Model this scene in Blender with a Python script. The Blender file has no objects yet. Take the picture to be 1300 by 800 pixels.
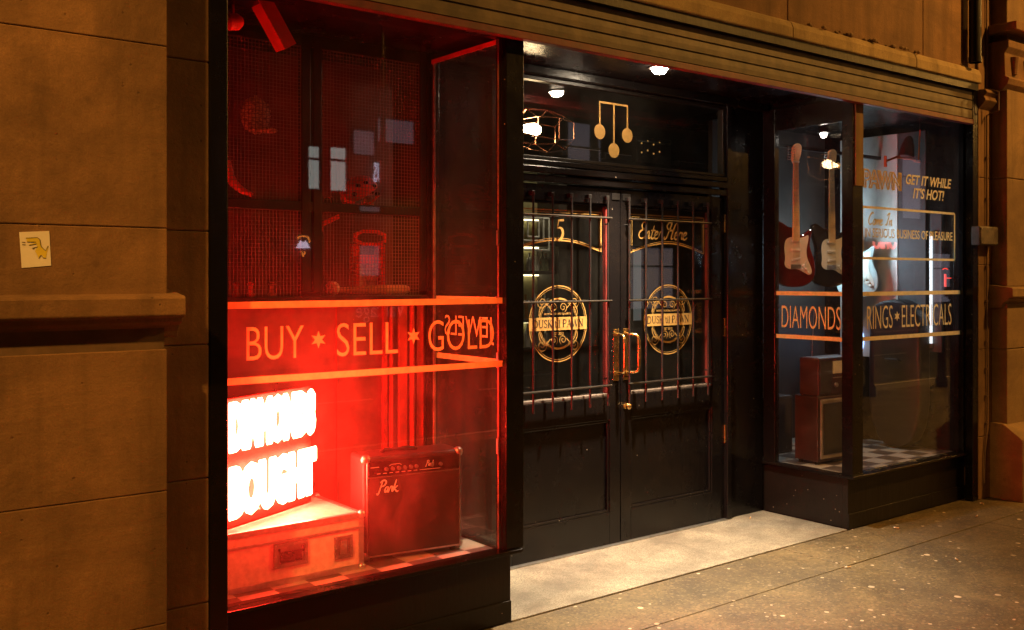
import bpy, bmesh, math, random
from mathutils import Vector, Matrix
R = math.radians
random.seed(7)
scn = bpy.context.scene
C = scn.collection
EYE = 1.63            # camera height; ground is z=0, shop glass plane y=3.69, doors y=4.36
YF, YD = 3.69, 4.36
SA, CA = .6148, .7887

# ------------------------------------------------------------ camera, world, exposure
cam = bpy.data.cameras.new('camera'); co = bpy.data.objects.new('camera', cam); C.objects.link(co)
co.location = (0, 0, EYE); co.rotation_euler = (R(90), 0, -math.asin(SA))
cam.sensor_width = 36; cam.lens = 36*1255/1300; cam.shift_y = -48/1300
cam.clip_start = .05; cam.clip_end = 500
scn.camera = co
w = bpy.data.worlds.new('World'); scn.world = w; w.use_nodes = True
nt = w.node_tree; bg = nt.nodes['Background']
sky = nt.nodes.new('ShaderNodeTexSky'); sky.sky_type = 'NISHITA'; sky.sun_disc = False
sky.sun_elevation = R(-4); sky.sun_rotation = R(200)
nt.links.new(sky.outputs[0], bg.inputs[0]); bg.inputs[1].default_value = .05
scn.view_settings.view_transform = 'Standard'; scn.view_settings.look = 'None'
scn.view_settings.exposure = 0; scn.view_settings.gamma = 1; scn.view_settings.use_curve_mapping = False
scn.render.engine = 'CYCLES'
cy = scn.cycles
cy.use_denoising = True; cy.max_bounces = 9; cy.diffuse_bounces = 4; cy.glossy_bounces = 4
cy.transparent_max_bounces = 40; cy.transmission_bounces = 4; cy.caustics_reflective = True; cy.caustics_refractive = False
cy.sample_clamp_indirect = 6

LAMP_COL = (1.0, .46, .085)
NEON_COL = (1.0, .026, .014)

def at(px, py, y=None, x=None, z=None):
    """point seen at a pixel of the survey picture, on the plane y=, x= or z= (metres)"""
    u = px-650
    d = Vector((SA*1255+CA*u, CA*1255-SA*u, 352-py))
    if y is not None: t = y/d.y
    elif x is not None: t = x/d.x
    else: t = (z-EYE)/d.z
    p = d*t; p.z += EYE
    return p

# ------------------------------------------------------------ materials
def nmat(name):
    m = bpy.data.materials.new(name); m.use_nodes = True
    return m, m.node_tree, m.node_tree.nodes['Principled BSDF']
def N(t, kind, **k):
    n = t.nodes.new('ShaderNode'+kind)
    for a, b in k.items(): setattr(n, a, b)
    return n
def mixc(t, fac, a, b, mode='MIX'):
    n = t.nodes.new('ShaderNodeMix'); n.data_type = 'RGBA'; n.blend_type = mode
    for i, v in ((0, fac), (6, a), (7, b)):
        if hasattr(v, 'links'): t.links.new(v, n.inputs[i])
        elif i == 0: n.inputs[0].default_value = v
        else: n.inputs[i].default_value = (*v[:3], 1)
    return n.outputs[2]
def noise(t, scale, detail=4, rough=.6, vec=None, dist=0):
    n = N(t, 'TexNoise'); n.inputs['Scale'].default_value = scale; n.inputs['Detail'].default_value = detail
    n.inputs['Roughness'].default_value = rough; n.inputs['Distortion'].default_value = dist
    if vec is None:
        g = N(t, 'NewGeometry'); vec = g.outputs['Position']
    t.links.new(vec, n.inputs['Vector'])
    return n.outputs['Fac']
def ramp(t, src, a, b, ca=(0, 0, 0), cb=(1, 1, 1)):
    r = N(t, 'ValToRGB'); r.color_ramp.elements[0].position = a; r.color_ramp.elements[1].position = b
    r.color_ramp.elements[0].color = (*ca, 1); r.color_ramp.elements[1].color = (*cb, 1)
    t.links.new(src, r.inputs[0]); return r.outputs[0]
def bump(t, p, h, strength=.3, dist=.01):
    b = N(t, 'Bump'); b.inputs['Strength'].default_value = strength; b.inputs['Distance'].default_value = dist
    t.links.new(h, b.inputs['Height']); t.links.new(b.outputs[0], p.inputs['Normal'])
def pmat(name, col, rough=.5, metal=0, var=.25, scale=12, bmp=.15, bscale=60, spec=.5, col2=None, bdist=.004, rvar=.0):
    m, t, p = nmat(name)
    c2 = col2 or tuple(c*(1-var) for c in col)
    c1 = tuple(min(1, c*(1+var*.6)) for c in col) if col2 is None else col
    f = ramp(t, noise(t, scale), .32, .68)
    t.links.new(mixc(t, f, c2, c1), p.inputs['Base Color'])
    p.inputs['Metallic'].default_value = metal; p.inputs['Specular IOR Level'].default_value = spec
    if rvar:
        r = N(t, 'MapRange'); r.inputs['To Min'].default_value = max(.02, rough-rvar); r.inputs['To Max'].default_value = min(1, rough+rvar)
        t.links.new(noise(t, scale*2.3, 5), r.inputs['Value']); t.links.new(r.outputs[0], p.inputs['Roughness'])
    else: p.inputs['Roughness'].default_value = rough
    if bmp: bump(t, p, noise(t, bscale, 5), bmp, bdist)
    return m
def emat(name, col, strength):
    m, t, p = nmat(name)
    p.inputs['Base Color'].default_value = (*[min(.8, c) for c in col], 1)
    p.inputs['Emission Color'].default_value = (*col, 1); p.inputs['Emission Strength'].default_value = strength
    return m

def stone_mat(name, base, dark):
    m, t, p = nmat(name)
    g = N(t, 'NewGeometry'); pos = g.outputs['Position']
    mp = N(t, 'Mapping'); mp.inputs['Scale'].default_value = (1, 1, 4.5); t.links.new(pos, mp.inputs[0])
    bed = noise(t, 1.3, 6, .62, mp.outputs[0], .4)
    blot = noise(t, 2.1, 5, .6)
    grain = noise(t, 170, 3, .7)
    c = mixc(t, ramp(t, bed, .3, .72), dark, base)
    c = mixc(t, ramp(t, blot, .42, .75), c, tuple(x*.62 for x in base))
    mp2 = N(t, 'Mapping'); mp2.inputs['Scale'].default_value = (7, 7, .5); t.links.new(pos, mp2.inputs[0])
    st = ramp(t, noise(t, 1.0, 4, .6, mp2.outputs[0]), .48, .68)
    c = mixc(t, mathn(t, 'MULTIPLY', st, .55), c, tuple(x*.35 for x in dark))
    gc = ramp(t, grain, .35, .65)
    c = mixc(t, mathn(t, 'MULTIPLY', gc, .55), c, tuple(x*.42 for x in base))
    soot = ramp(t, noise(t, .9, 8, .72, None, .6), .42, .62)
    c = mixc(t, mathn(t, 'MULTIPLY', soot, .72), c, tuple(x*.45 for x in dark))
    vp = N(t, 'TexVoronoi'); vp.inputs['Scale'].default_value = 38; t.links.new(pos, vp.inputs['Vector'])
    spp = N(t, 'SeparateColor'); t.links.new(vp.outputs['Color'], spp.inputs[0])
    pit = mathn(t, 'MULTIPLY', ramp(t, vp.outputs['Distance'], .10, .2, (1, 1, 1), (0, 0, 0)), mathn(t, 'GREATER_THAN', spp.outputs[0], .93))
    c = mixc(t, mathn(t, 'MULTIPLY', pit, .6), c, tuple(x*.4 for x in dark))
    v = N(t, 'TexVoronoi'); v.inputs['Scale'].default_value = 5; t.links.new(pos, v.inputs['Vector'])
    spot = ramp(t, v.outputs['Distance'], .05, .085, (1, 1, 1), (0, 0, 0))
    c = mixc(t, mathn(t, 'MULTIPLY', spot, .35), c, tuple(x*.4 for x in dark))
    t.links.new(c, p.inputs['Base Color']); p.inputs['Roughness'].default_value = .88
    h = mathn(t, 'ADD', mathn(t, 'MULTIPLY', noise(t, 40, 8, .75), .9), mathn(t, 'MULTIPLY', bed, 1.2))
    h = mathn(t, 'SUBTRACT', h, mathn(t, 'MULTIPLY', pit, .5))
    bump(t, p, h, .5, .008)
    return m
def mathn(t, op, a, b=None):
    n = N(t, 'Math', operation=op)
    for i, v in enumerate((a, b)):
        if v is None: continue
        if hasattr(v, 'links'): t.links.new(v, n.inputs[i])
        else: n.inputs[i].default_value = v
    return n.outputs[0]

M = {}
M['stone'] = stone_mat('sandstone', (.40, .215, .09), (.20, .105, .045))
M['stone2'] = stone_mat('pale sandstone', (.40, .25, .11), (.24, .14, .065))
M['mortar'] = pmat('mortar', (.14, .085, .045), .95)
def paint_mat(name, base, rough):
    m, t, p = nmat(name); g = N(t, 'NewGeometry'); pos = g.outputs['Position']
    mp = N(t, 'Mapping'); mp.inputs['Scale'].default_value = (14, 14, 1.1); t.links.new(pos, mp.inputs[0])
    brush = noise(t, 2.0, 5, .7, mp.outputs[0])
    c = mixc(t, mathn(t, 'MULTIPLY', ramp(t, noise(t, 3.1, 7, .72), .52, .85), .3), base, (.030, .017, .009))
    v = N(t, 'TexVoronoi'); v.inputs['Scale'].default_value = 17; t.links.new(pos, v.inputs['Vector'])
    sp = N(t, 'SeparateColor'); t.links.new(v.outputs['Color'], sp.inputs[0])
    on = mathn(t, 'MULTIPLY', mathn(t, 'LESS_THAN', v.outputs['Distance'], .055), mathn(t, 'GREATER_THAN', sp.outputs[0], .72))
    c = mixc(t, mathn(t, 'MULTIPLY', on, .8), c, (.30, .24, .17))
    t.links.new(c, p.inputs['Base Color']); p.inputs['Specular IOR Level'].default_value = .3
    r = N(t, 'MapRange'); r.inputs['To Min'].default_value = rough-.1; r.inputs['To Max'].default_value = rough+.16
    t.links.new(noise(t, 6, 6, .7), r.inputs[0]); t.links.new(r.outputs[0], p.inputs['Roughness'])
    bump(t, p, mathn(t, 'ADD', brush, mathn(t, 'MULTIPLY', noise(t, 30, 4), .5)), .25, .006)
    return m
M['black'] = paint_mat('black gloss paint', (.005, .004, .004), .22)
M['black2'] = paint_mat('black eggshell paint', (.008, .006, .005), .36)
M['iron'] = pmat('wrought iron', (.014, .012, .011), .42, .3, bmp=.3, bscale=90)
M['redpaint'] = pmat('oxblood paint', (.30, .03, .02), .5, var=.5, scale=7, bmp=.3)
M['oxblood'] = pmat('dark red paint and neon tint', (.13, .016, .012), .5, var=.5, scale=7, bmp=.3)
M['boxgrey'] = pmat('weathered box', (.11, .08, .06), .6, var=.6, scale=18, bmp=.4)
M['backpanel'] = pmat('brown stained board', (.15, .06, .045), .55, var=.45, scale=5, bmp=.25)
M['brass'] = pmat('worn brass', (.72, .48, .20), .24, 1, var=.35, scale=25, bmp=.1, rvar=.1)
M['copper'] = pmat('copper wire', (.80, .40, .25), .25, 1)
M['alu'] = pmat('aluminium edging', (.62, .62, .60), .38, .9, var=.2, scale=30, bmp=.1)
M['steel'] = pmat('dull steel', (.45, .44, .42), .35, .9, var=.25, scale=30)
M['shutter'] = pmat('painted shutter slats', (.11, .078, .042), .55, .1, var=.45, scale=8, bmp=.12, rvar=.1)
M['white'] = pmat('off white paint', (.72, .70, .66), .5, var=.1)
M['greywall'] = pmat('grey plaster', (.09, .09, .095), .7, var=.15)
M['darkroom'] = pmat('dark interior wall', (.035, .027, .022), .6, var=.4, scale=3)
M['woodfloor'] = pmat('dark floor boards', (.06, .04, .025), .4, var=.4)
M['plywood'] = pmat('pale case laminate', (.78, .68, .58), .55, var=.18, scale=35, bmp=.25, bscale=120)
M['tolex'] = pmat('black tolex', (.022, .018, .018), .42, var=.2, bmp=.6, bscale=420, bdist=.002)
M['grille'] = pmat('woven grille cloth', (.016, .010, .009), .8, var=.4, scale=260, bmp=.5, bscale=520)
M['walnut'] = pmat('walnut veneer', (.045, .014, .009), .4, var=.5, scale=6)
M['screen'] = pmat('dark glass screen', (.03, .032, .03), .08, var=.1, bmp=0)
M['guitar_red'] = pmat('red sunburst lacquer', (.07, .004, .004), .12, var=.5, scale=3, bmp=0)
M['guitar_black'] = pmat('black lacquer', (.012, .012, .013), .1, bmp=0)
M['guitar_teal'] = pmat('pale grey green lacquer', (.42, .50, .50), .15, var=.08, bmp=0)
M['pickguard'] = pmat('aged white plastic', (.62, .60, .52), .35, var=.05, bmp=0)
M['maple'] = pmat('maple neck', (.78, .58, .32), .35, var=.2, scale=20, bmp=.05)
M['rosewood'] = pmat('rosewood fingerboard', (.10, .05, .03), .45)
M['redplastic'] = pmat('red plastic', (.85, .07, .04), .35, var=.15, bmp=.05)
M['leather'] = pmat('baseball leather', (.85, .78, .68), .6, var=.2)
M['ash'] = pmat('varnished bat wood', (.62, .38, .20), .35, var=.3, scale=14)
M['sequin'] = pmat('glittering sequins', (.85, .50, .28), .35, .2, var=.8, scale=80, bmp=1, bscale=150, bdist=.01)
M['mesh'] = pmat('galvanised mesh wire', (.19, .13, .115), .5, 0)
M['plasticgrey'] = pmat('grey plastic', (.26, .22, .18), .5, var=.3)
M['leatherblack'] = pmat('black leather', (.015, .013, .014), .4, bmp=.4, bscale=60)
M['cable'] = pmat('painted cable', (.14, .08, .05), .6)
M['paper'] = pmat('white sticker paper', (.80, .76, .66), .6, var=.05)
M['yellow'] = pmat('yellow ink', (.72, .58, .05), .6, var=.1)
M['ink'] = pmat('dark ink', (.12, .10, .03), .6)
M['bottle'] = pmat('bottle glass', (.16, .18, .10), .1, var=.6, scale=9, bmp=0)
M['amber'] = pmat('amber bottle glass', (.35, .14, .03), .1, var=.5, scale=9, bmp=0)
M['bannertext'] = pmat('dark lettering', (.035, .02, .012), .5, bmp=0)

def vinyl_mat(name, col, trans):
    m, t, p = nmat(name)
    f = ramp(t, noise(t, 30, 4), .35, .65)
    t.links.new(mixc(t, f, tuple(c*.72 for c in col), col), p.inputs['Base Color'])
    p.inputs['Roughness'].default_value = .4
    tr = N(t, 'BsdfTranslucent'); tr.inputs[0].default_value = (*col, 1)
    mx = N(t, 'MixShader'); mx.inputs[0].default_value = trans
    t.links.new(p.outputs[0], mx.inputs[1]); t.links.new(tr.outputs[0], mx.inputs[2])
    t.links.new(mx.outputs[0], t.nodes['Material Output'].inputs[0])
    return m
M['vinyl'] = vinyl_mat('gold vinyl', (.90, .66, .26), .3)
M['leaf'] = vinyl_mat('gold leaf', (.48, .28, .08), .1)
def glass_mat(name, tint=(.97, .96, .95), dirt_bloom=.03):
    m, t, p = nmat(name)
    fr = N(t, 'Fresnel'); gb_ = N(t, 'NewGeometry')     # the back of the sheet reflects like its front
    mr = N(t, 'MapRange'); mr.inputs['To Min'].default_value = 1.5; mr.inputs['To Max'].default_value = 1/1.5
    t.links.new(gb_.outputs['Backfacing'], mr.inputs['Value']); t.links.new(mr.outputs[0], fr.inputs[0])
    tr = N(t, 'BsdfTransparent'); tr.inputs[0].default_value = (*tint, 1)
    gl = N(t, 'BsdfGlossy'); gl.inputs['Roughness'].default_value = .015
    df = N(t, 'BsdfDiffuse'); df.inputs[0].default_value = (.35, .33, .3, 1)
    a = N(t, 'MixShader'); t.links.new(fr.outputs[0], a.inputs[0]); t.links.new(tr.outputs[0], a.inputs[1]); t.links.new(gl.outputs[0], a.inputs[2])
    mp = N(t, 'Mapping'); mp.inputs['Scale'].default_value = (3, 3, 1.6)
    g = N(t, 'NewGeometry'); t.links.new(g.outputs['Position'], mp.inputs[0])
    s = ramp(t, noise(t, 1.5, 6, .7, mp.outputs[0]), .45, .85)
    tl = N(t, 'BsdfTranslucent'); tl.inputs[0].default_value = (.5, .47, .43, 1)
    dd = N(t, 'MixShader'); dd.inputs[0].default_value = .6; t.links.new(df.outputs[0], dd.inputs[1]); t.links.new(tl.outputs[0], dd.inputs[2])  # translucent share added so the neon spreads a bloom over the dirty pane
    b = N(t, 'MixShader'); t.links.new(mathn(t, 'ADD', mathn(t, 'MULTIPLY', s, dirt_bloom), .009), b.inputs[0])
    t.links.new(a.outputs[0], b.inputs[1]); t.links.new(dd.outputs[0], b.inputs[2])
    t.links.new(b.outputs[0], t.nodes['Material Output'].inputs[0])
    return m
M['glass'] = glass_mat('window glass')
def checker_mat():
    m, t, p = nmat('chequered floor tiles')
    c = N(t, 'TexChecker'); c.inputs['Scale'].default_value = 1/.16
    g = N(t, 'NewGeometry'); mp = N(t, 'Mapping'); mp.inputs['Location'].default_value = (.03, .025, .011)
    t.links.new(g.outputs['Position'], mp.inputs[0]); t.links.new(mp.outputs[0], c.inputs[0])
    c.inputs[1].default_value = (.44, .40, .33, 1); c.inputs[2].default_value = (.06, .045, .04, 1)
    t.links.new(mixc(t, mathn(t, 'MULTIPLY', noise(t, 14, 5), .35), c.outputs[0], (.15, .12, .1)), p.inputs['Base Color'])
    p.inputs['Roughness'].default_value = .35
    return m
M['checker'] = checker_mat()
def paving_mat():
    m, t, p = nmat('worn paving')
    g = N(t, 'NewGeometry'); pos = g.outputs['Position']
    c = mixc(t, ramp(t, noise(t, 1.6, 8, .72, None, .5), .38, .62), (.06, .043, .018), (.15, .108, .045))
    c = mixc(t, mathn(t, 'MULTIPLY', ramp(t, noise(t, 140, 3, .8), .4, .65), .5), c, (.07, .05, .035))
    vg = N(t, 'TexVoronoi'); vg.inputs['Scale'].default_value = 85; t.links.new(pos, vg.inputs['Vector'])
    sg = N(t, 'SeparateColor'); t.links.new(vg.outputs['Color'], sg.inputs[0])
    c = mixc(t, mathn(t, 'MULTIPLY', mathn(t, 'GREATER_THAN', sg.outputs[0], .86), .2), c, (.34, .25, .13))
    c = mixc(t, mathn(t, 'MULTIPLY', mathn(t, 'LESS_THAN', sg.outputs[0], .2), .35), c, (.03, .02, .012))
    crk = N(t, 'TexVoronoi'); crk.feature = 'DISTANCE_TO_EDGE'; crk.inputs['Scale'].default_value = .9
    wv = N(t, 'VectorMath', operation='ADD'); t.links.new(pos, wv.inputs[0]); nn = N(t, 'TexNoise'); nn.inputs['Scale'].default_value = 5; t.links.new(pos, nn.inputs['Vector']); vs_ = N(t, 'VectorMath', operation='SCALE'); vs_.inputs['Scale'].default_value = .16; t.links.new(nn.outputs['Color'], vs_.inputs[0]); t.links.new(vs_.outputs[0], wv.inputs[1])
    t.links.new(wv.outputs[0], crk.inputs['Vector'])
    c = mixc(t, mathn(t, 'MULTIPLY', ramp(t, crk.outputs['Distance'], .0, .006, (1, 1, 1), (0, 0, 0)), .2), c, (.02, .014, .01))
    v = N(t, 'TexVoronoi'); v.inputs['Scale'].default_value = 10; t.links.new(pos, v.inputs['Vector'])
    d = mathn(t, 'ADD', v.outputs['Distance'], mathn(t, 'MULTIPLY', mathn(t, 'SUBTRACT', noise(t, 60, 2), .5), .1))
    sep = N(t, 'SeparateColor'); t.links.new(v.outputs['Color'], sep.inputs[0])
    size = mathn(t, 'MULTIPLY', sep.outputs[0], .15)
    on = mathn(t, 'LESS_THAN', d, mathn(t, 'ADD', size, .03))
    on = mathn(t, 'MULTIPLY', on, mathn(t, 'GREATER_THAN', sep.outputs[1], .42))
    v3 = N(t, 'TexVoronoi'); v3.inputs['Scale'].default_value = 19; t.links.new(pos, v3.inputs['Vector'])
    s3 = N(t, 'SeparateColor'); t.links.new(v3.outputs['Color'], s3.inputs[0])
    on3 = mathn(t, 'MULTIPLY', mathn(t, 'LESS_THAN', v3.outputs['Distance'], mathn(t, 'ADD', mathn(t, 'MULTIPLY', s3.outputs[0], .14), .06)), mathn(t, 'GREATER_THAN', s3.outputs[1], .62))
    on = mathn(t, 'MAXIMUM', on, on3)
    clump = ramp(t, noise(t, 1.7, 4), .38, .56)
    c = mixc(t, mathn(t, 'MULTIPLY', mathn(t, 'MULTIPLY', on, clump), .85), c, (.62, .50, .34))
    v2 = N(t, 'TexVoronoi'); v2.inputs['Scale'].default_value = 6.3; t.links.new(pos, v2.inputs['Vector'])
    on2 = mathn(t, 'LESS_THAN', v2.outputs['Distance'], .085)
    c = mixc(t, mathn(t, 'MULTIPLY', on2, .55), c, (.045, .035, .03))
    t.links.new(c, p.inputs['Base Color'])
    r = N(t, 'MapRange'); r.inputs['To Min'].default_value = .42; r.inputs['To Max'].default_value = .85
    t.links.new(noise(t, 2.6, 5), r.inputs[0]); t.links.new(r.outputs[0], p.inputs['Roughness'])
    bump(t, p, noise(t, 90, 6, .75), .6, .006)
    return m
M['paving'] = paving_mat()
def step_mat():
    m, t, p = nmat('speckled granite step')
    c = mixc(t, ramp(t, noise(t, 2.2, 6, .6), .32, .66), (.13, .11, .08), (.37, .32, .23))
    c = mixc(t, mathn(t, 'MULTIPLY', ramp(t, noise(t, 150, 3, .85), .45, .58), .8), c, (.08, .065, .045))
    g = N(t, 'NewGeometry')
    v2 = N(t, 'TexVoronoi'); v2.inputs['Scale'].default_value = 4.1; t.links.new(g.outputs['Position'], v2.inputs['Vector'])
    on2 = ramp(t, mathn(t, 'ADD', v2.outputs['Distance'], mathn(t, 'MULTIPLY', noise(t, 30, 3), .1)), .10, .15, (1, 1, 1), (0, 0, 0))
    c = mixc(t, mathn(t, 'MULTIPLY', on2, .6), c, (.08, .07, .055))
    c = mixc(t, mathn(t, 'MULTIPLY', ramp(t, noise(t, 3.2, 7, .7, None, .5), .45, .68), .75), c, (.09, .07, .05))
    t.links.new(c, p.inputs['Base Color']); p.inputs['Roughness'].default_value = .72
    bump(t, p, noise(t, 160, 5, .8), .5, .004)
    return m
M['step'] = step_mat()
M['asphalt'] = pmat('asphalt', (.05, .047, .043), .7, var=.4, scale=60, bmp=.7, bscale=160)
M['kerb'] = pmat('granite kerb', (.25, .22, .19), .7, var=.3, scale=30)
M['facade'] = pmat('opposite facade stone', (.14, .11, .08), .85, var=.3, scale=2)
M['winlit'] = emat('lit office window', (.75, .85, .80), 2.6)
M['winwarm'] = emat('warm lit window', (.85, .8, 1.0), .45)
M['windark'] = pmat('dark window', (.01, .01, .012), .15, bmp=0)

# ------------------------------------------------------------ mesh builder
class MB:
    def __init__(s): s.bm = bmesh.new()
    def box(s, x0, x1, y0, y1, z0, z1):
        v = [s.bm.verts.new(p) for p in ((x0,y0,z0),(x1,y0,z0),(x1,y1,z0),(x0,y1,z0),(x0,y0,z1),(x1,y0,z1),(x1,y1,z1),(x0,y1,z1))]
        for f in ((0,3,2,1),(4,5,6,7),(0,1,5,4),(1,2,6,5),(2,3,7,6),(3,0,4,7)): s.bm.faces.new([v[i] for i in f])
        return s
    def hexa(s, pts):
        v = [s.bm.verts.new(p) for p in pts]
        for f in ((0,3,2,1),(4,5,6,7),(0,1,5,4),(1,2,6,5),(2,3,7,6),(3,0,4,7)): s.bm.faces.new([v[i] for i in f])
        return s
    def prism(s, poly, fr, d0, d1):
        """closed 2D outline in frame fr between offsets d0 and d1"""
        a = [s.bm.verts.new(fr(u, v, d0)) for u, v in poly]; b = [s.bm.verts.new(fr(u, v, d1)) for u, v in poly]
        n = len(poly); s.bm.faces.new(a[::-1]); s.bm.faces.new(b)
        for i in range(n): s.bm.faces.new((a[i], a[(i+1) % n], b[(i+1) % n], b[i]))
        return s
    def poly(s, poly, fr, d=0):
        s.bm.faces.new([s.bm.verts.new(fr(u, v, d)) for u, v in poly]); return s
    def tube(s, pts, r, seg=8, closed=False, caps=True):
        pts = [Vector(p) for p in pts]; n = len(pts); rings = []
        rs = r if isinstance(r, (list, tuple)) else [r]*n
        prev = None
        for i, p in enumerate(pts):
            if closed: d = (pts[(i+1) % n]-pts[i-1])
            else: d = pts[min(i+1, n-1)]-pts[max(i-1, 0)]
            d.normalize()
            if prev is None:
                a = d.orthogonal().normalized()
            else:
                a = prev-d*prev.dot(d)
                a = a.normalized() if a.length > 1e-6 else d.orthogonal().normalized()
            prev = a; b = d.cross(a)
            rings.append([s.bm.verts.new(p+(a*math.cos(k*2*math.pi/seg)+b*math.sin(k*2*math.pi/seg))*rs[i]) for k in range(seg)])
        for i in range(n if closed else n-1):
            A, B = rings[i], rings[(i+1) % n]
            for k in range(seg): s.bm.faces.new((A[k], A[(k+1) % seg], B[(k+1) % seg], B[k]))
        if caps and not closed: s.bm.faces.new(rings[0][::-1]); s.bm.faces.new(rings[-1])
        return s
    def cyl(s, p0, p1, r0, r1=None, seg=20): return s.tube([p0, p1], [r0, r0 if r1 is None else r1], seg)
    def lathe(s, prof, c, ax=(0, 0, 1), seg=24):
        """prof: (radius, height) pairs along ax from c"""
        ax = Vector(ax).normalized(); a = ax.orthogonal().normalized(); b = ax.cross(a); c = Vector(c); rings = []
        for r, h in prof:
            rings.append([s.bm.verts.new(c+ax*h+(a*math.cos(k*2*math.pi/seg)+b*math.sin(k*2*math.pi/seg))*max(r, 1e-4)) for k in range(seg)])
        for A, B in zip(rings, rings[1:]):
            for k in range(seg): s.bm.faces.new((A[k], A[(k+1) % seg], B[(k+1) % seg], B[k]))
        s.bm.faces.new(rings[0][::-1]); s.bm.faces.new(rings[-1])
        return s
    def sphere(s, c, r, sc=(1, 1, 1), u=20, v=12):
        m = Matrix.Translation(c) @ Matrix.Diagonal((r*sc[0], r*sc[1], r*sc[2], 1))
        bmesh.ops.create_uvsphere(s.bm, u_segments=u, v_segments=v, radius=1, matrix=m); return s
    def ribbon(s, pts, fr, wd, d=0, closed=False, cap=False):
        """flat painted stroke along a 2D polyline"""
        n = len(pts); L = []; Rr = []
        ws = wd if isinstance(wd, (list, tuple)) else [wd]*n
        for i in range(n):
            if closed: a, b = pts[i-1], pts[(i+1) % n]
            else: a, b = pts[max(i-1, 0)], pts[min(i+1, n-1)]
            dx, dy = b[0]-a[0], b[1]-a[1]; l = math.hypot(dx, dy) or 1
            nx, ny = -dy/l*ws[i]/2, dx/l*ws[i]/2
            L.append(s.bm.verts.new(fr(pts[i][0]+nx, pts[i][1]+ny, d))); Rr.append(s.bm.verts.new(fr(pts[i][0]-nx, pts[i][1]-ny, d)))
        for i in range(n if closed else n-1):
            j = (i+1) % n; s.bm.faces.new((L[i], Rr[i], Rr[j], L[j]))
        return s
    def add_mesh(s, me, xf):
        off = len(s.bm.verts); vs = [s.bm.verts.new(xf(v.co)) for v in me.vertices]
        for p in me.polygons:
            try: s.bm.faces.new([vs[i] for i in p.vertices])
            except ValueError: pass
        return s
    def split(s, name, mat, parent, **k):
        """each connected piece becomes a part of its own"""
        seen = set(); out = []
        for v in s.bm.verts:
            if v in seen: continue
            st_ = [v]; seen.add(v); isl = []
            while st_:
                q = st_.pop(); isl.append(q)
                for e in q.link_edges:
                    o = e.other_vert(q)
                    if o not in seen: seen.add(o); st_.append(o)
            m = MB(); mp = {q: m.bm.verts.new(q.co) for q in isl}
            for f in {f for q in isl for f in q.link_faces}: m.bm.faces.new([mp[q] for q in f.verts])
            out.append(m.build(name, mat, parent, **k))
        s.bm.free(); return out
    def build(s, name, mat, parent=None, world=True, bevel=0, smooth=False, seg=2, label=None):
        me = bpy.data.meshes.new(name); bmesh.ops.recalc_face_normals(s.bm, faces=s.bm.faces[:]) if len(s.bm.faces) else None
        if parent is not None and world:
            s.bm.transform(wmat(parent).inverted())
        s.bm.to_mesh(me); s.bm.free(); me.materials.append(mat)
        o = bpy.data.objects.new(name, me); C.objects.link(o)
        if parent is not None: o.parent = parent
        if smooth:
            for p in me.polygons: p.use_smooth = True
            me.set_sharp_from_angle(angle=R(40))
        if bevel:
            b = o.modifiers.new('bevel', 'BEVEL'); b.width = bevel; b.segments = seg; b.limit_method = 'ANGLE'; b.angle_limit = R(35)
        if label: o['label'] = label
        return o
def wmat(o):
    m = o.matrix_basis.copy()
    while o.parent is not None: o = o.parent; m = o.matrix_basis @ m
    return m
def frame(o, ax, ay):
    o = Vector(o); ax = Vector(ax).normalized(); ay = Vector(ay).normalized(); n = ax.cross(ay)
    return lambda u, v, d=0: o+ax*u+ay*v+n*d
def thing(name, label, cat, loc=(0, 0, 0), rz=0, group=None):
    o = bpy.data.objects.new(name, None); C.objects.link(o); o.location = loc; o.rotation_euler = (0, 0, rz)
    o.empty_display_size = .1
    o['label'] = label; o['category'] = cat
    if group: o['group'] = group
    return o
def tag(o, label, cat, group=None):
    o['label'] = label; o['category'] = cat
    if group: o['group'] = group
    return o
def struct(o, kind='structure'): o['kind'] = kind; return o

def text_mesh(txt, offset=0, outline=0, shear=0, spacing=1, res=4):
    cu = bpy.data.curves.new('txt', 'FONT'); cu.body = txt; cu.size = 1; cu.offset = offset; cu.shear = shear
    cu.space_character = spacing; cu.resolution_u = res
    if outline: cu.fill_mode = 'NONE'; cu.bevel_depth = outline; cu.bevel_resolution = 1
    ob = bpy.data.objects.new('txt', cu); C.objects.link(ob)
    dg = bpy.context.evaluated_depsgraph_get(); me = bpy.data.meshes.new_from_object(ob.evaluated_get(dg))
    bpy.data.objects.remove(ob); bpy.data.curves.remove(cu)
    return me
def put_text(mb, txt, fr, u0, u1, v0, v1, d=.0, **k):
    """text stretched to fill u0..u1 by v0..v1 in frame fr"""
    me = text_mesh(txt, **k)
    xs = [v.co.x for v in me.vertices]; ys = [v.co.y for v in me.vertices]
    ax, bx, ay, by = min(xs), max(xs), min(ys), max(ys)
    sx = (u1-u0)/(bx-ax); sy = (v1-v0)/(by-ay)
    mb.add_mesh(me, lambda c: fr(u0+(c.x-ax)*sx, v0+(c.y-ay)*sy, d+c.z*min(sx, sy)))
    bpy.data.meshes.remove(me)
def star(c, r, n=6, q=.45):
    return [(c[0]+math.sin(i*math.pi/n)*(r if i % 2 == 0 else r*q), c[1]+math.cos(i*math.pi/n)*(r if i % 2 == 0 else r*q)) for i in range(2*n)]
def circle(c, r, n=48, a0=0, a1=2*math.pi, ry=None):
    ry = r if ry is None else ry
    full = abs(a1-a0) > 6.28
    k = n if full else n-1
    return [(c[0]+math.cos(a0+(a1-a0)*i/k)*r, c[1]+math.sin(a0+(a1-a0)*i/k)*ry) for i in range(n)]
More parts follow.
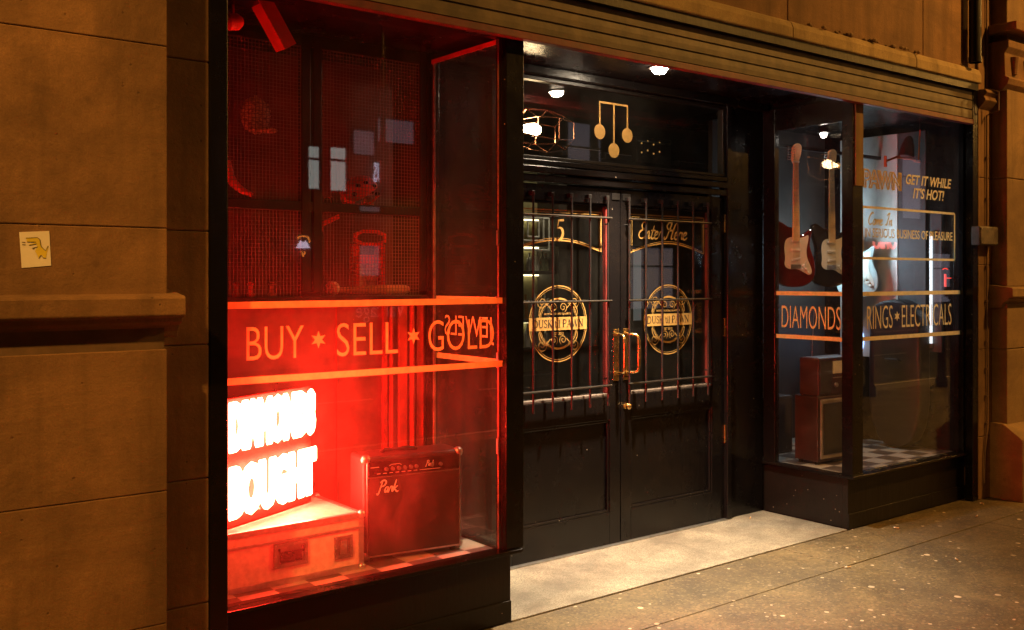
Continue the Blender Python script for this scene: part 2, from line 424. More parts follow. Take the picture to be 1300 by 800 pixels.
def smoothpts(pts, it=3, closed=False):
    for _ in range(it):
        n = len(pts); q = []
        rng = range(n) if closed else range(n-1)
        if not closed: q.append(pts[0])
        for i in rng:
            a, b = pts[i], pts[(i+1) % n]
            q.append((a[0]*.75+b[0]*.25, a[1]*.75+b[1]*.25)); q.append((a[0]*.25+b[0]*.75, a[1]*.25+b[1]*.75))
        if not closed: q.append(pts[-1])
        pts = q
    return pts
def spiral(c, r, turns, a0, sgn=1, n=28):
    return [(c[0]+math.cos(a0+sgn*turns*2*math.pi*i/n)*r*(1-.85*i/n), c[1]+math.sin(a0+sgn*turns*2*math.pi*i/n)*r*(1-.85*i/n)) for i in range(n+1)]
# handwritten strokes, unit x-height about .5, cap 1
SCRIPT = {
 'E': ([[(.62,.92),(.5,1.0),(.3,.95),(.22,.78),(.32,.62),(.5,.56),(.3,.52),(.12,.35),(.14,.12),(.32,0),(.52,.06),(.66,.22)]], .62),
 'H': ([[(.05,.18),(0,.06),(.1,-.02),(.22,.1),(.38,.6),(.5,.95),(.42,1.05),(.22,1.0),(.1,.8),(.2,.62),(.36,.6)],
        [(.9,1.0),(.78,.9),(.66,.5),(.58,.1),(.66,0),(.8,.1)],[(.3,.5),(.5,.55),(.75,.56)]], .82),
 'n': ([[(0,.48),(.06,.25),(.02,0)],[(.05,.22),(.2,.46),(.3,.42),(.28,.15),(.32,0),(.44,.12)]], .40),
 't': ([[(.2,.8),(.1,.3),(.12,.02),(.24,.02),(.34,.14)],[(0,.5),(.34,.52)]], .30),
 'e': ([[(.02,.2),(.2,.26),(.3,.38),(.2,.48),(.06,.36),(.03,.14),(.14,0),(.28,.04),(.4,.16)]], .36),
 'r': ([[(0,.1),(.12,.5),(.16,.42),(.3,.44),(.26,.2),(.3,.02),(.4,.12)]], .36),
 'P': ([[(.3,.9),(.18,.3),(.1,-.05),(0,-.1),(-.06,.02)],[(.1,.8),(.3,1.0),(.62,.95),(.66,.72),(.46,.52),(.26,.52)]], .60),
 'a': ([[(.34,.42),(.16,.46),(.03,.24),(.1,.02),(.24,.08),(.36,.44)],[(.36,.44),(.32,.1),(.38,.02),(.46,.12)]], .44),
 'k': ([[(.18,.95),(.08,.4),(0,0)],[(.4,.48),(.08,.22),(.26,.14),(.42,-.04),(.54,.06)]], .46),
 'C': ([[(.62,.85),(.5,1.0),(.28,.9),(.1,.55),(.12,.15),(.34,0),(.6,.15)]], .62),
 'o': ([[(.2,.48),(.04,.3),(.06,.06),(.2,0),(.34,.18),(.3,.42),(.2,.48),(.4,.4)]], .40),
 'm': ([[(0,.46),(.03,0)],[(.04,.25),(.16,.46),(.22,.4),(.2,0)],[(.22,.25),(.36,.46),(.42,.4),(.4,.05),(.5,.08)]], .50),
 'I': ([[(.1,.8),(.3,1.0),(.5,.95)],[(.42,.97),(.3,.4),(.16,.02),(0,.1)]], .48),
}
def put_script(mb, txt, fr, u, v, h, wd, d=0, slant=.22, sx=1):
    for ch in txt:
        if ch == ' ': u += .35*h*sx; continue
        st, adv = SCRIPT[ch]
        for s in st:
            pts = smoothpts([(u+(x+y*slant)*h*sx, v+y*h) for x, y in s], 2)
            n = len(pts); ws = [wd*(.55+.6*math.sin(math.pi*i/(n-1))) for i in range(n)]
            mb.ribbon(pts, fr, ws, d)
        u += adv*h*sx
    return u

# ------------------------------------------------------------ street: pavement, step, road
def slabs(mb, x0, x1, rows, lengths, z, gap=.007, jit=.0):
    for y0, y1 in rows:
        x = x0+random.random()*.4
        while x < x1:
            l = random.choice(lengths); mb.box(x, min(x+l, x1)-gap, y0, y1-gap, z-.05, z+random.uniform(-.0015, .0015)); x += l
gb = MB(); gb.box(-60, 120, -80, 60, -.5, -.13); struct(gb.build('ground', M['asphalt']))
pb = MB(); pb.box(-30, 60, -.95, 9.5, -.12, -.012); struct(pb.build('pavement_bed', M['mortar']))
pv = MB(); slabs(pv, -12, 40, ((3.24, 3.69), (1.9, 3.24), (.6, 1.9), (-.6, .6)), (5.6, 7.1), 0, .004)
struct(pv.build('pavement', M['paving'], bevel=.003))
st = MB(); st.box(2.88, 5.62, 3.695, 4.40, -.05, .004); struct(st.build('doorstep', M['step'], bevel=.003))
kb = MB()
for i in range(46): kb.box(-14+i*1.2, -14+i*1.2+1.19, -.95, -.61, -.12, .0)
struct(kb.build('kerb', M['kerb'], bevel=.01))
rb = MB(); rb.box(-60, 120, -9.0, -.955, -.2, -.115); struct(rb.build('road', M['asphalt']))
rm = MB()
for i in range(40): rm.box(-40+i*3.5, -38.4+i*3.5, -5.05, -4.95, -.115, -.111)
rm.box(-60, 120, -1.45, -1.37, -.115, -.111); rm.box(-60, 120, -1.65, -1.57, -.115, -.111)
[struct(o_) for o_ in rm.split('road_marking', M['white'], None)]
kb = MB()
for i in range(70): kb.box(-14+i*1.2, -14+i*1.2+1.19, -9.3, -9.0, -.12, .0)
struct(kb.build('opposite_kerb', M['kerb'], bevel=.01))
pv = MB(); slabs(pv, -12, 75, ((-10.3, -9.305), (-11.3, -10.3), (-12.35, -11.3), (-13.4, -12.35), (-14.2, -13.4)), (1.2, .9), 0)
struct(pv.build('opposite_pavement', M['paving']))

for i, (x, y, a) in enumerate(((5.35, 4.26, .5), (5.9, 3.5, 1.9), (6.6, 3.35, .2), (4.9, 3.2, 2.6), (7.0, 3.5, 1.1), (5.5, 2.9, .8))):
    t = thing('cigarette_end', ['crushed cigarette end in the back corner of the doorstep', 'cigarette end on the paving below the right window corner', 'cigarette end on the paving below the middle of the right window', 'cigarette end on the paving in front of the doorstep', 'cigarette end on the paving at the foot of the right stone strip', 'cigarette end lying furthest from the shop on the paving'][i], 'cigarette end', (x, y, .009), a, 'cigarette ends on the ground')
    b = MB(); b.cyl((0, 0, 0), (.022, 0, 0), .004, seg=8); b.build('filter', pmat('tan filter', (.5, .3, .12), .8) if i == 0 else bpy.data.materials['tan filter'], t, world=False)
    b = MB(); b.cyl((.0221, 0, 0), (.034, .001, 0), .004, .0035, seg=8); b.build('paper', M['paper'], t, world=False)

# ------------------------------------------------------------ stone building
bld = thing('stone_building', 'soot stained sandstone facade framing the black pawn shop front', 'building', (4.25, 3.6, 0))
XP, YP, YS = 1.175, 3.47, 3.60
def course(mb, x0, x1, y0, y1, zs, g=.003):
    for a, b in zip(zs, zs[1:]): mb.box(x0, x1, y0, y1, a+g/2, b-g/2)
ml = MB(); ml.box(-6, XP-.008, YP+.006, 4.2, 0, 6.4)
ml.box(XP-.008, 1.37, YS+.006, 4.2, 0, 6.4); ml.box(7.122, 7.34, YS+.006, 4.2, 0, 6.4); ml.box(7.34, 14, 3.5, 4.2, 0, 6.4)
ml.box(1.407, 7.122, 3.62, 4.2, 3.05, 6.4)
ml.build('mortar_backing', M['mortar'], bld)
mb = MB()
for xa, xb in ((-4.5, -2.15), (-2.145, XP)):
    course(mb, xa, xb, YP, YP+.3, (0, .42, .883, 1.38), .0025)
    course(mb, xa, xb, YP, YP+.3, (1.56, 1.801, 2.437, 3.1, 3.75, 4.4, 5.1), .003)
mb.build('pilaster', M['stone'], bld, bevel=.0035)
mb = MB(); course(mb, XP+.002, 1.374, YS, YS+.3, (0, .42, .883, 1.38, 1.801, 2.43, 3.1, 3.75, 4.4, 5.1))
mb.split('window_reveal', M['stone'], bld, bevel=.005)
# ledge on the left pilaster: sloping top, square nose, hollow mould under it
prof = [(0, 1.592), (-.105, 1.566), (-.112, 1.556), (-.112, 1.500), (-.104, 1.492), (-.085, 1.490), (-.08, 1.474), (-.05, 1.462), (-.035, 1.44), (-.03, 1.42), (0, 1.41)]
def ledge(mb, x0, x1, yb, prof):
    fr = lambda u, v, d: Vector((d, yb+u, v)); mb.prism(prof, fr, x0, x1)
lb = MB(); ledge(lb, -4.5, XP+.045, YP+.05, [(u if u else .1, v) for u, v in prof])
lb.build('stone_ledge', M['stone'], bld, bevel=.004)
# right side: recessed strip, pilaster, ledge, plinth, capital band
mb = MB(); course(mb, 7.125, 7.33, YS, YS+.3, (0, .46, 1.1, 1.72, 2.36, 3.0, 3.7, 4.4, 5.1)); mb.split('window_reveal', M['stone'], bld, bevel=.005)
mb = MB(); course(mb, 7.33, 9.2, 3.49, 3.8, (.44, 1.1, 1.44), .005); course(mb, 7.33, 9.2, 3.49, 3.8, (1.56, 2.36, 3.02), .005); course(mb, 7.33, 9.2, 3.49, 3.8, (3.34, 4.0, 4.8), .005)
course(mb, 9.7, 13.5, 3.49, 3.8, (.44, 1.1, 1.72, 2.36, 3.02, 4, 4.8)); mb.build('pilaster', M['stone2'], bld, bevel=.006)
lb = MB(); ledge(lb, 7.285, 9.25, 3.54, [(u if u else .1, v-.012) for u, v in prof]); lb.build('stone_ledge', M['stone2'], bld, bevel=.004)
pl = MB(); ledge(pl, 7.29, 9.3, 3.50, [(.1, 0), (.1, .56), (0, .555), (-.13, .46), (-.14, .45), (-.14, 0)]); pl.build('plinth', M['stone2'], bld, bevel=.006)
cp = MB()
ledge(cp, 7.27, 9.25, 3.52, [(.1, 3.0), (.1, 3.36), (-.07, 3.36), (-.07, 3.31), (-.04, 3.27), (-.045, 3.10), (-.075, 3.08), (-.06, 3.04), (-.02, 3.0)])
for i in range(9): cp.tube([(7.40+i*.2, 3.478, 3.12), (7.40+i*.2, 3.474, 3.25)], [.028, .04], 10)
cp.box(7.24, 9.28, 3.38, 3.8, 3.42, 3.48)
cp.build('capital', M['stone'], bld, bevel=.004)
cb = MB(); ledge(cb, 7.125, 7.30, 3.62, [(.1, 2.86), (.1, 3.0), (-.07, 3.0), (-.085, 2.975), (-.06, 2.95), (-.075, 2.92), (-.04, 2.88), (-.02, 2.86)]); cb.build('reveal_moulding', M['stone'], bld, bevel=.006)
# wall over the shutter
mb = MB()
xs = (1.41, 2.9, 4.855, 6.35, 7.05)
for a, b in zip(xs, xs[1:]): mb.box(a+.003, b-.003, YS-.01, YS+.25, 3.125, 4.1)
xs = (1.41, 3.6, 5.4, 7.05)
for a, b in zip(xs, xs[1:]): mb.box(a+.003, b-.003, YS-.01, YS+.25, 4.105, 5.6)
mb.build('lintel_wall', M['stone'], bld, bevel=.005)
sl = MB(); fr = lambda u, v, d: Vector((d, 3.6+u, v))
xs = (1.41, 3.3, 4.855, 6.2, 7.075)
for a, b in zip(xs, xs[1:]): sl.prism([(.2, 3.03), (.2, 3.14), (-.01, 3.14), (-.035, 3.125), (-.05, 3.09), (-.05, 3.035), (-.045, 3.03)], fr, a+.002, b-.002)
sl.build('drip_ledge', stone_mat('pale worn ledge stone', (.62, .45, .22), (.40, .27, .12)), bld, bevel=.004)
# weathered crumbs on the drip ledge
rub = MB()
for i in range(34):
    x = random.gauss(5.75, .42); 
    if 4.9 < x < 7: rub.sphere((x, 3.57+random.uniform(-.015, .02), 3.142), random.uniform(.006, .02), (1.4, .8, .8), 7, 5)
rub.split('crumb', M['stone2'], bld)
tp = MB(); tp.box(-8, 16, 3.35, 4.4, 5.62, 6.0); tp.box(-8, 16, 3.9, 9.2, 6.0, 6.1); tp.build('upper_wall', M['stone'], bld)

# drainpipe, cable, junction box, sticker
dp = thing('drainpipe', 'dark cast iron rainwater pipe rising above the right end of the shutter', 'drainpipe', (6.94, 3.53, 3.0))
b = MB(); b.tube([(6.94, 3.53, 3.16), (6.94, 3.53, 5.4)], .042, 16); b.build('pipe', M['black2'], dp, smooth=True)
b = MB(); b.cyl((6.94, 3.53, 3.9), (6.94, 3.53, 3.96), .045); b.cyl((6.94, 3.53, 3.16), (6.94, 3.53, 3.20), .045); b.split('collar', M['black2'], dp, smooth=True)
jb = thing('junction_box', 'small weathered square junction box on the stone strip right of the shop', 'junction box', (7.20, 3.60, 1.92))
p0, p1 = at(1243, 287, y=3.54), at(1266, 312, y=3.54)
b = MB(); b.box(p0.x, p1.x, 3.535, 3.598, p1.z, p0.z); b.build('box', M['boxgrey'], jb, bevel=.006)
b = MB(); b.box(p0.x+.008, p1.x-.008, 3.529, 3.5345, p1.z+.008, p0.z-.008); b.build('lid', M['boxgrey'], jb, bevel=.003)
b = MB()
for q in (.018, p1.x-p0.x-.018):
    for z in (p0.z-.018, p1.z+.018): b.cyl((p0.x+q, 3.525, z), (p0.x+q, 3.532, z), .004, seg=8)
b.split('screw', M['steel'], jb)
cbm = MB(); cx = 7.225
cbm.tube([(cx, 3.588, 5.0), (cx+.003, 3.588, 3.02), (cx-.002, 3.50, 2.98), (cx-.002, 3.50, 2.85), (cx, 3.588, 2.82), (cx+.002, 3.588, p0.z+.01)], .006, 8)
cbm.tube([(cx, 3.588, p1.z-.003), (cx+.004, 3.588, 1.35), (cx+.012, 3.588, .9), (cx+.004, 3.588, .55), (cx-.03, 3.588, .35), (cx-.04, 3.588, .12)], .006, 8)
for z in (2.5, 2.2, 1.7, 1.45, 1.15, .95, .75, .55): cbm.box(cx-.012, cx+.014, 3.580, 3.598, z, z+.012)
tag(cbm.build('cable', M['cable'], smooth=True), 'thin brown cable running down the stone strip through the junction box', 'cable')

stk = thing('sticker', 'small white sticker with a yellow dinosaur drawing on the left stone pilaster', 'sticker', tuple(at(45, 316, y=YP)))
c = at(45, 316, y=YP); ang = R(3)
frs = frame((c.x, YP-.0015, c.z), (math.cos(ang), 0, math.sin(ang)), (-math.sin(ang), 0, math.cos(ang)))
k = .0028
def S(u, v): return ((u-410)*k/11.43*1.0, -(v-410)*k/11.43)
b = MB(); b.prism([S(225,185), S(590,178), S(590,640), S(230,655)], frs, -.001, .0005); b.build('paper', M['paper'], stk)
b = MB(); b.poly([S(300,265),S(440,262),S(468,290),(S(478,380)),S(530,440),S(560,380),S(572,375),S(545,470),S(530,540),S(500,535),S(490,500),S(460,495),S(440,540),S(415,470),S(400,440),S(430,390),S(425,345),S(330,365),S(340,345),S(420,325),S(310,312)], frs, .0012)
b.build('drawing', M['yellow'], stk)
b = MB()
for s in ([S(300,265),S(440,262),S(468,290),S(478,380),S(530,440),S(565,378)], [S(310,315),S(420,322)], [S(332,362),S(425,345)], [S(370,400),S(440,385)], [S(375,415),S(400,395)], [S(440,540),S(470,500),S(500,535),S(530,540)], [S(250,318),S(290,322)], [S(248,350),S(290,352)]):
    b.ribbon(s, frs, .0022, .0016)
b.build('ink_lines', M['ink'], stk)

# ------------------------------------------------------------ shopfront
sf = thing('shopfront', 'black painted pawn shop front with two display windows and recessed double doors', 'shopfront', (4.25, YF, 0))
XL0, XL1 = 1.462, 2.815       # left window glass, front
XR0, XR1 = 5.735, 7.02        # right window glass, front
ZS, ZH = .353, 2.79           # sill, head
# shutter
rs = MB(); z = 2.775
rs_prof = []
for i in range(3):
    zz = 2.775+i*.068
    rs_prof += [(-.003, zz), (-.003, zz+.004), (-.0125, zz+.006), (-.0135, zz+.034), (-.0125, zz+.0645), (-.003, zz+.0665)]
rs.prism([(.02, 2.775)]+rs_prof+[(-.004, 3.0), (.02, 3.0)], lambda u, v, d: Vector((d, 3.615+u, v)), 1.40, 7.04)
sh = rs.build('roller_shutter', M['shutter'], sf)
b = MB(); b.box(1.40, 7.04, 3.59, 3.632, 2.738, 2.773); b.build('bottom_rail', M['oxblood'], sh, bevel=.003)
b = MB(); b.box(1.376, 7.06, 3.568, 3.66, 2.978, 3.028); b.build('shutter_box', M['black2'], sf)
b = MB(); b.box(1.376, 1.448, 3.60, 3.66, 0, 2.978); b.box(7.045, 7.118, 3.60, 3.66, 0, 3.028); b.split('shutter_guide', M['black'], sf, bevel=.004)
b = MB(); b.box(1.412, 7.118, 3.635, 3.69, 2.79, 2.975); b.box(1.49, 7.04, 3.634, 3.72, 2.772, 2.79); b.build('head_board', M['redpaint'], sf, bevel=.003)

def bay_lettering(parent, spec): pass
# frames of the two display windows
def window(xg0, xg1, side_x, xo, inner_post, label):
    """front frame + return frame as one part"""
    m = MB()
    return m
FL = frame((0, YF-.006, 0), (1, 0, 0), (0, 0, 1))        # front glass, face to street (u=x, v=z, normal -y)
XRL, XRR = 2.845, 5.64                                     # return glass planes
# left display window ----------
m = MB()
m.box(1.448, 1.466, 3.66, 3.73, .34, 2.79)                     # left stile
m.box(XL1, 2.92, 3.655, 3.735, .353, 2.79)                    # corner post
m.box(1.466, 2.92, 3.655, 3.74, 2.755, 2.77)                  # head
m.box(2.825, 2.872, 4.30, 4.36, .34, 2.79)                    # back stile of return
m.box(2.83, 2.865, 3.735, 4.30, 2.75, 2.79)                   # return head
m.box(1.448, 2.90, 3.635, 3.73, .335, .353)                    # sill front
m.box(2.82, 2.90, 3.73, 4.36, .335, .353)
lw = m.build('display_window', M['black'], sf, bevel=.003, label='left display window with BUY, SELL and GOLD lettering')
gp = MB(); gp.box(1.464, XL1, YF-.003, YF+.003, .353, 2.757); gp.build('pane', M['glass'], lw)
hb = MB(); hb.box(2.822, 2.829, 3.72, 4.30, 2.735, 2.757); hb.build('return_head_bead', M['redpaint'], lw)
gp = MB(); gp.box(XRL-.003, XRL+.003, 3.735, 4.30, .353, 2.745); gp.build('pane', M['glass'], lw)
Z1a, Z1b, Z2a, Z2b = 1.507, 1.534, 1.212, 1.239
vb = MB()
for za, zb in ((Z1a, Z1b), (Z2a, Z2b)): vb.poly([(1.466, za), (XL1, za), (XL1, zb), (1.466, zb)], FL)
zt, zb_ = 1.437, 1.303
put_text(vb, 'BUY', FL, 1.557, 1.80, zb_, zt-.003, offset=-.008)
put_text(vb, 'SELL', FL, 1.95, 2.245, zb_-.003, zt+.001, offset=-.008)
put_text(vb, 'GOLD', FL, 2.402, 2.765, zb_-.003, zt+.001, offset=-.008)
vb.poly(star((1.866, 1.374), .036), FL); vb.poly(star((2.325, 1.372), .036), FL)
vb.build('lettering', M['vinyl'], lw)
FRL = frame((XRL+.006, 0, 0), (0, 1, 0), (0, 0, 1))       # seen from the recess
vb = MB()
for za, zb in ((Z1a, Z1b), (Z2a, Z2b)): vb.poly([(3.735, za), (4.30, za), (4.30, zb), (3.735, zb)], FRL)
put_text(vb, 'JEWELS', FRL, 3.80, 4.22, zb_, zt, offset=-.008)
vb.build('lettering', M['vinyl'], lw)
ge = MB(); ge.box(2.828, 2.838, 4.284, 4.296, .356, 2.745); ge.box(2.8035, 2.8085, 3.6995, 3.707, .356, 2.75); ge.split('glass_edge', M['boxgrey'], lw)
lk = MB(); lk.box(2.80, 2.808, 3.70, 3.712, 1.205, 1.275)
lk.box(2.80, 2.808, 3.70, 3.712, .80, .87); lk.box(2.80, 2.808, 3.70, 3.712, 1.78, 1.85); lk.split('glazing_clip', M['steel'], lw)
# right display window ----------
m = MB()
m.box(XRR-.022, XR0, 3.655, 3.735, .353, 2.79)                # corner post
m.box(XR1, 7.045, 3.66, 3.735, .34, 2.79)
m.box(XR0, 7.045, 3.655, 3.74, 2.755, 2.77)
m.box(5.618, 5.665, 4.26, 4.36, .34, 2.79)
m.box(5.622, 5.66, 3.735, 4.26, 2.64, 2.79)
m.box(5.60, 7.045, 3.635, 3.73, .335, .353); m.box(5.60, 5.67, 3.73, 4.36, .335, .353)
rw = m.build('display_window', M['black'], sf, bevel=.003, label='right display window with DIAMONDS, RINGS and ELECTRICALS lettering')
b = MB(); b.box(5.64, 5.722, 3.645, 3.6535, 2.22, 2.74); b.build('post_lit_patch', M['stone2'], rw)  # lamplight on the upper post, put in as a paler strip
gp = MB(); gp.box(XR0, XR1, YF-.003, YF+.003, .353, 2.757); gp.build('pane', M['glass'], rw)
gp = MB(); gp.box(XRR-.003, XRR+.003, 3.735, 4.26, .353, 2.645); gp.build('pane', M['glass'], rw)
FRR = frame((XRR-.006, 0, 0), (0, -1, 0), (0, 0, 1))      # u = -y
vb = MB()
for za, zb in ((Z1a, Z1b), (Z2a, Z2b)):
    vb.poly([(-4.26, za), (-3.735, za), (-3.735, zb), (-4.26, zb)], FRR)
put_text(vb, 'DIAMONDS', FRR, -4.215, -3.752, 1.285, 1.437, offset=-.008)
vb.build('lettering', M['vinyl'], rw)
vb = MB()
for za, zb in ((Z1a, Z1b), (Z2a, Z2b)): vb.poly([(XR0, za), (XR1, za), (XR1, zb), (XR0, zb)], FL)
put_text(vb, 'RINGS', FL, 5.828, 6.13, 1.287, 1.44, offset=-.01)
vb.poly(star((6.186, 1.365), .036), FL)
put_text(vb, 'ELECTRICALS', FL, 6.245, 6.90, 1.287, 1.44, offset=-.01)
put_text(vb, 'PAWN', FL, 5.782, 6.235, 2.215, 2.342, offset=.03, outline=.034)
put_text(vb, 'GET IT WHILE', FL, 6.295, 6.90, 2.268, 2.338, offset=.022, shear=.25)
put_text(vb, "IT'S HOT!", FL, 6.385, 6.80, 2.175, 2.25, offset=.022, shear=.25)
bx0, bx1, bz0, bz1 = 5.775, 6.945, 1.755, 2.09
vb.ribbon(smoothpts([(bx0, bz0+.03), (bx0, bz1-.03), (bx0, bz1), (bx0+.03, bz1), (bx1-.03, bz1), (bx1, bz1), (bx1, bz1-.03), (bx1, bz0+.03), (bx1, bz0), (bx1-.03, bz0), (bx0+.03, bz0), (bx0, bz0)], 2, True), FL, .016, 0, True)
put_text(vb, 'IN SERIOUS BUSINESS OF PLEASURE', FL, 5.80, 6.915, 1.893, 1.955, offset=.012)
put_script(vb, 'Come In', FL, 5.83, 1.975, .085, .011, sx=1.1)
vb.build('lettering', M['vinyl'], rw)

# display floors and risers
def riser(x0, x1, ret_x0, ret_x1, xc, lab):
    m = MB(); m.box(x0, x1, 3.70, 3.74, 0, .335)
    if xc < 4: m.box(x1-.045, x1, 3.74, 4.40, 0, .335)
    else: m.box(x0, x0+.045, 3.74, 4.40, 0, .335)
    m.box(x0+.0, x1, 3.692, 3.70, 0, .10)
    return m.build('stall_riser', M['black2'], sf, bevel=.002)
riser(1.376, 2.875, 0, 0, 2, ''); riser(5.635, 7.118, 0, 0, 6, '')
for x0, x1, yb in ((1.40, 2.83, 4.36), (5.66, 7.07, 4.86)):
    m = MB(); m.box(x0, x1, 3.74, yb, .30, .342); m.build('display_floor', M['checker'], sf)
# bay linings
m = MB(); m.box(1.38, 1.44, 3.74, 4.40, 0, 2.95); m.box(1.44, 2.93, 3.745, 4.62, 2.79, 2.84); m.split('bay_lining', M['black'], sf)
m = MB(); m.box(7.07, 7.118, 3.74, 5.2, 0, 2.95); m.box(5.65, 7.07, 3.745, 5.3, 2.79, 2.84); m.split('bay_lining', M['black'], sf)

# left bay back screen: stained lower board, frame, wire mesh
m = MB(); m.box(1.44, 2.82, 4.361, 4.38, .342, 1.528)
sb = m.build('back_board', M['backpanel'], sf)
m = MB()
for x0, x1, d in ((2.56, 2.585, .018), (2.60, 2.612, .03), (2.65, 2.70, .022), (2.72, 2.735, .035), (2.76, 2.80, .02), (2.30, 2.306, .006)): m.box(x0, x1, 4.36-d, 4.3595, .343, 1.51)
m.split('batten', M['redpaint'], sb, bevel=.002)
m = MB()
for x0, x1 in ((1.44, 1.49), (2.10, 2.145), (2.16, 2.205), (2.765, 2.80), (2.805, 2.822)): m.box(x0, x1, 4.315, 4.36, 1.56, 2.79)
for z0, z1 in ((1.50, 1.538), (1.945, 1.99)): m.box(1.44, 2.822, 4.318, 4.36, z0, z1)
m.box(1.44, 2.822, 4.318, 4.358, 2.73, 2.79)
ms = m.build('mesh_frame', M['black2'], sf, bevel=.003)
def wires(x0, x1, z0, z1, p=.0172):
    m = MB(); r = .0012
    n = int((x1-x0)/p)
    for i in range(n+1): x = x0+(x1-x0)*i/n; m.box(x-r, x+r, 4.330, 4.3325, z0, z1)
    n = int((z1-z0)/p)
    for i in range(n+1): z = z0+(z1-z0)*i/n; m.box(x0, x1, 4.333, 4.3355, z-r, z+r)
    m.build('wire_mesh', M['mesh'], ms)
for x0, x1 in ((1.49, 2.10), (2.205, 2.765)):
    wires(x0, x1, 1.538, 1.945); wires(x0, x1, 1.99, 2.73)

# recess: soffit, side walls, door frame, transom
m = MB(); m.box(2.92, 5.62, 3.69, 4.36, 2.825, 2.86); m.build('soffit', M['black'], sf)
m = MB()
m.box(2.88, 3.28, 4.362, 4.42, 0, 2.825); m.box(5.235, 5.62, 4.362, 4.42, 0, 2.825); m.box(2.88, 2.93, 4.31, 4.36, 0, 2.825)
m.split('recess_wall', M['black'], sf)
m = MB()
m.box(3.235, 3.28, 4.33, 4.40, .004, 2.79); m.box(5.205, 5.245, 4.33, 4.40, .004, 2.79)
m.box(3.28, 5.205, 4.335, 4.40, 2.175, 2.215); m.box(3.28, 5.205, 4.318, 4.40, 2.225, 2.262); m.box(3.28, 5.205, 4.335, 4.40, 2.27, 2.30)
m.box(2.93, 5.60, 4.30, 4.361, 2.775, 2.824)
df = m.build('door_frame', M['black'], sf, bevel=.004)
m = MB(); fz0, fz1 = 2.302, 2.775
m.box(3.28, 5.205, 4.345, 4.395, fz0, fz0+.02); m.box(3.28, 5.205, 4.345, 4.395, 2.752, 2.774); m.box(5.175, 5.205, 4.345, 4.395, fz0+.02, 2.752); m.box(3.28, 3.30, 4.345, 4.395, fz0+.02, 2.752)
tr = m.build('transom', M['black2'], sf, bevel=.003, label='transom window with three gold balls above the doors')
g = MB(); g.box(3.30, 5.175, 4.367, 4.373, fz0+.02, 2.752); g.build('pane', M['glass'], tr)
FT = frame((0, 4.364, 0), (1, 0, 0), (0, 0, 1))
b = MB()
bl, br, bc = at(762, 167, y=YD), at(797, 172, y=YD), at(780, 191, y=YD)
top = at(780, 132, y=YD).z
for p in (bl, br, bc): b.poly(circle((p.x, p.z), .045, 40), FT, .0)
b.ribbon([(bl.x, top), (br.x, top)], FT, .012, .001)
b.ribbon([(bl.x, bl.z+.04), (bl.x, top+.006)], FT, .012, .0005); b.ribbon([(br.x, br.z+.04), (br.x, top+.006)], FT, .012, .0005); b.ribbon([(bc.x, bc.z+.04), (bc.x, top)], FT, .012, .0005)
b.build('three_balls_symbol', M['leaf'], tr)

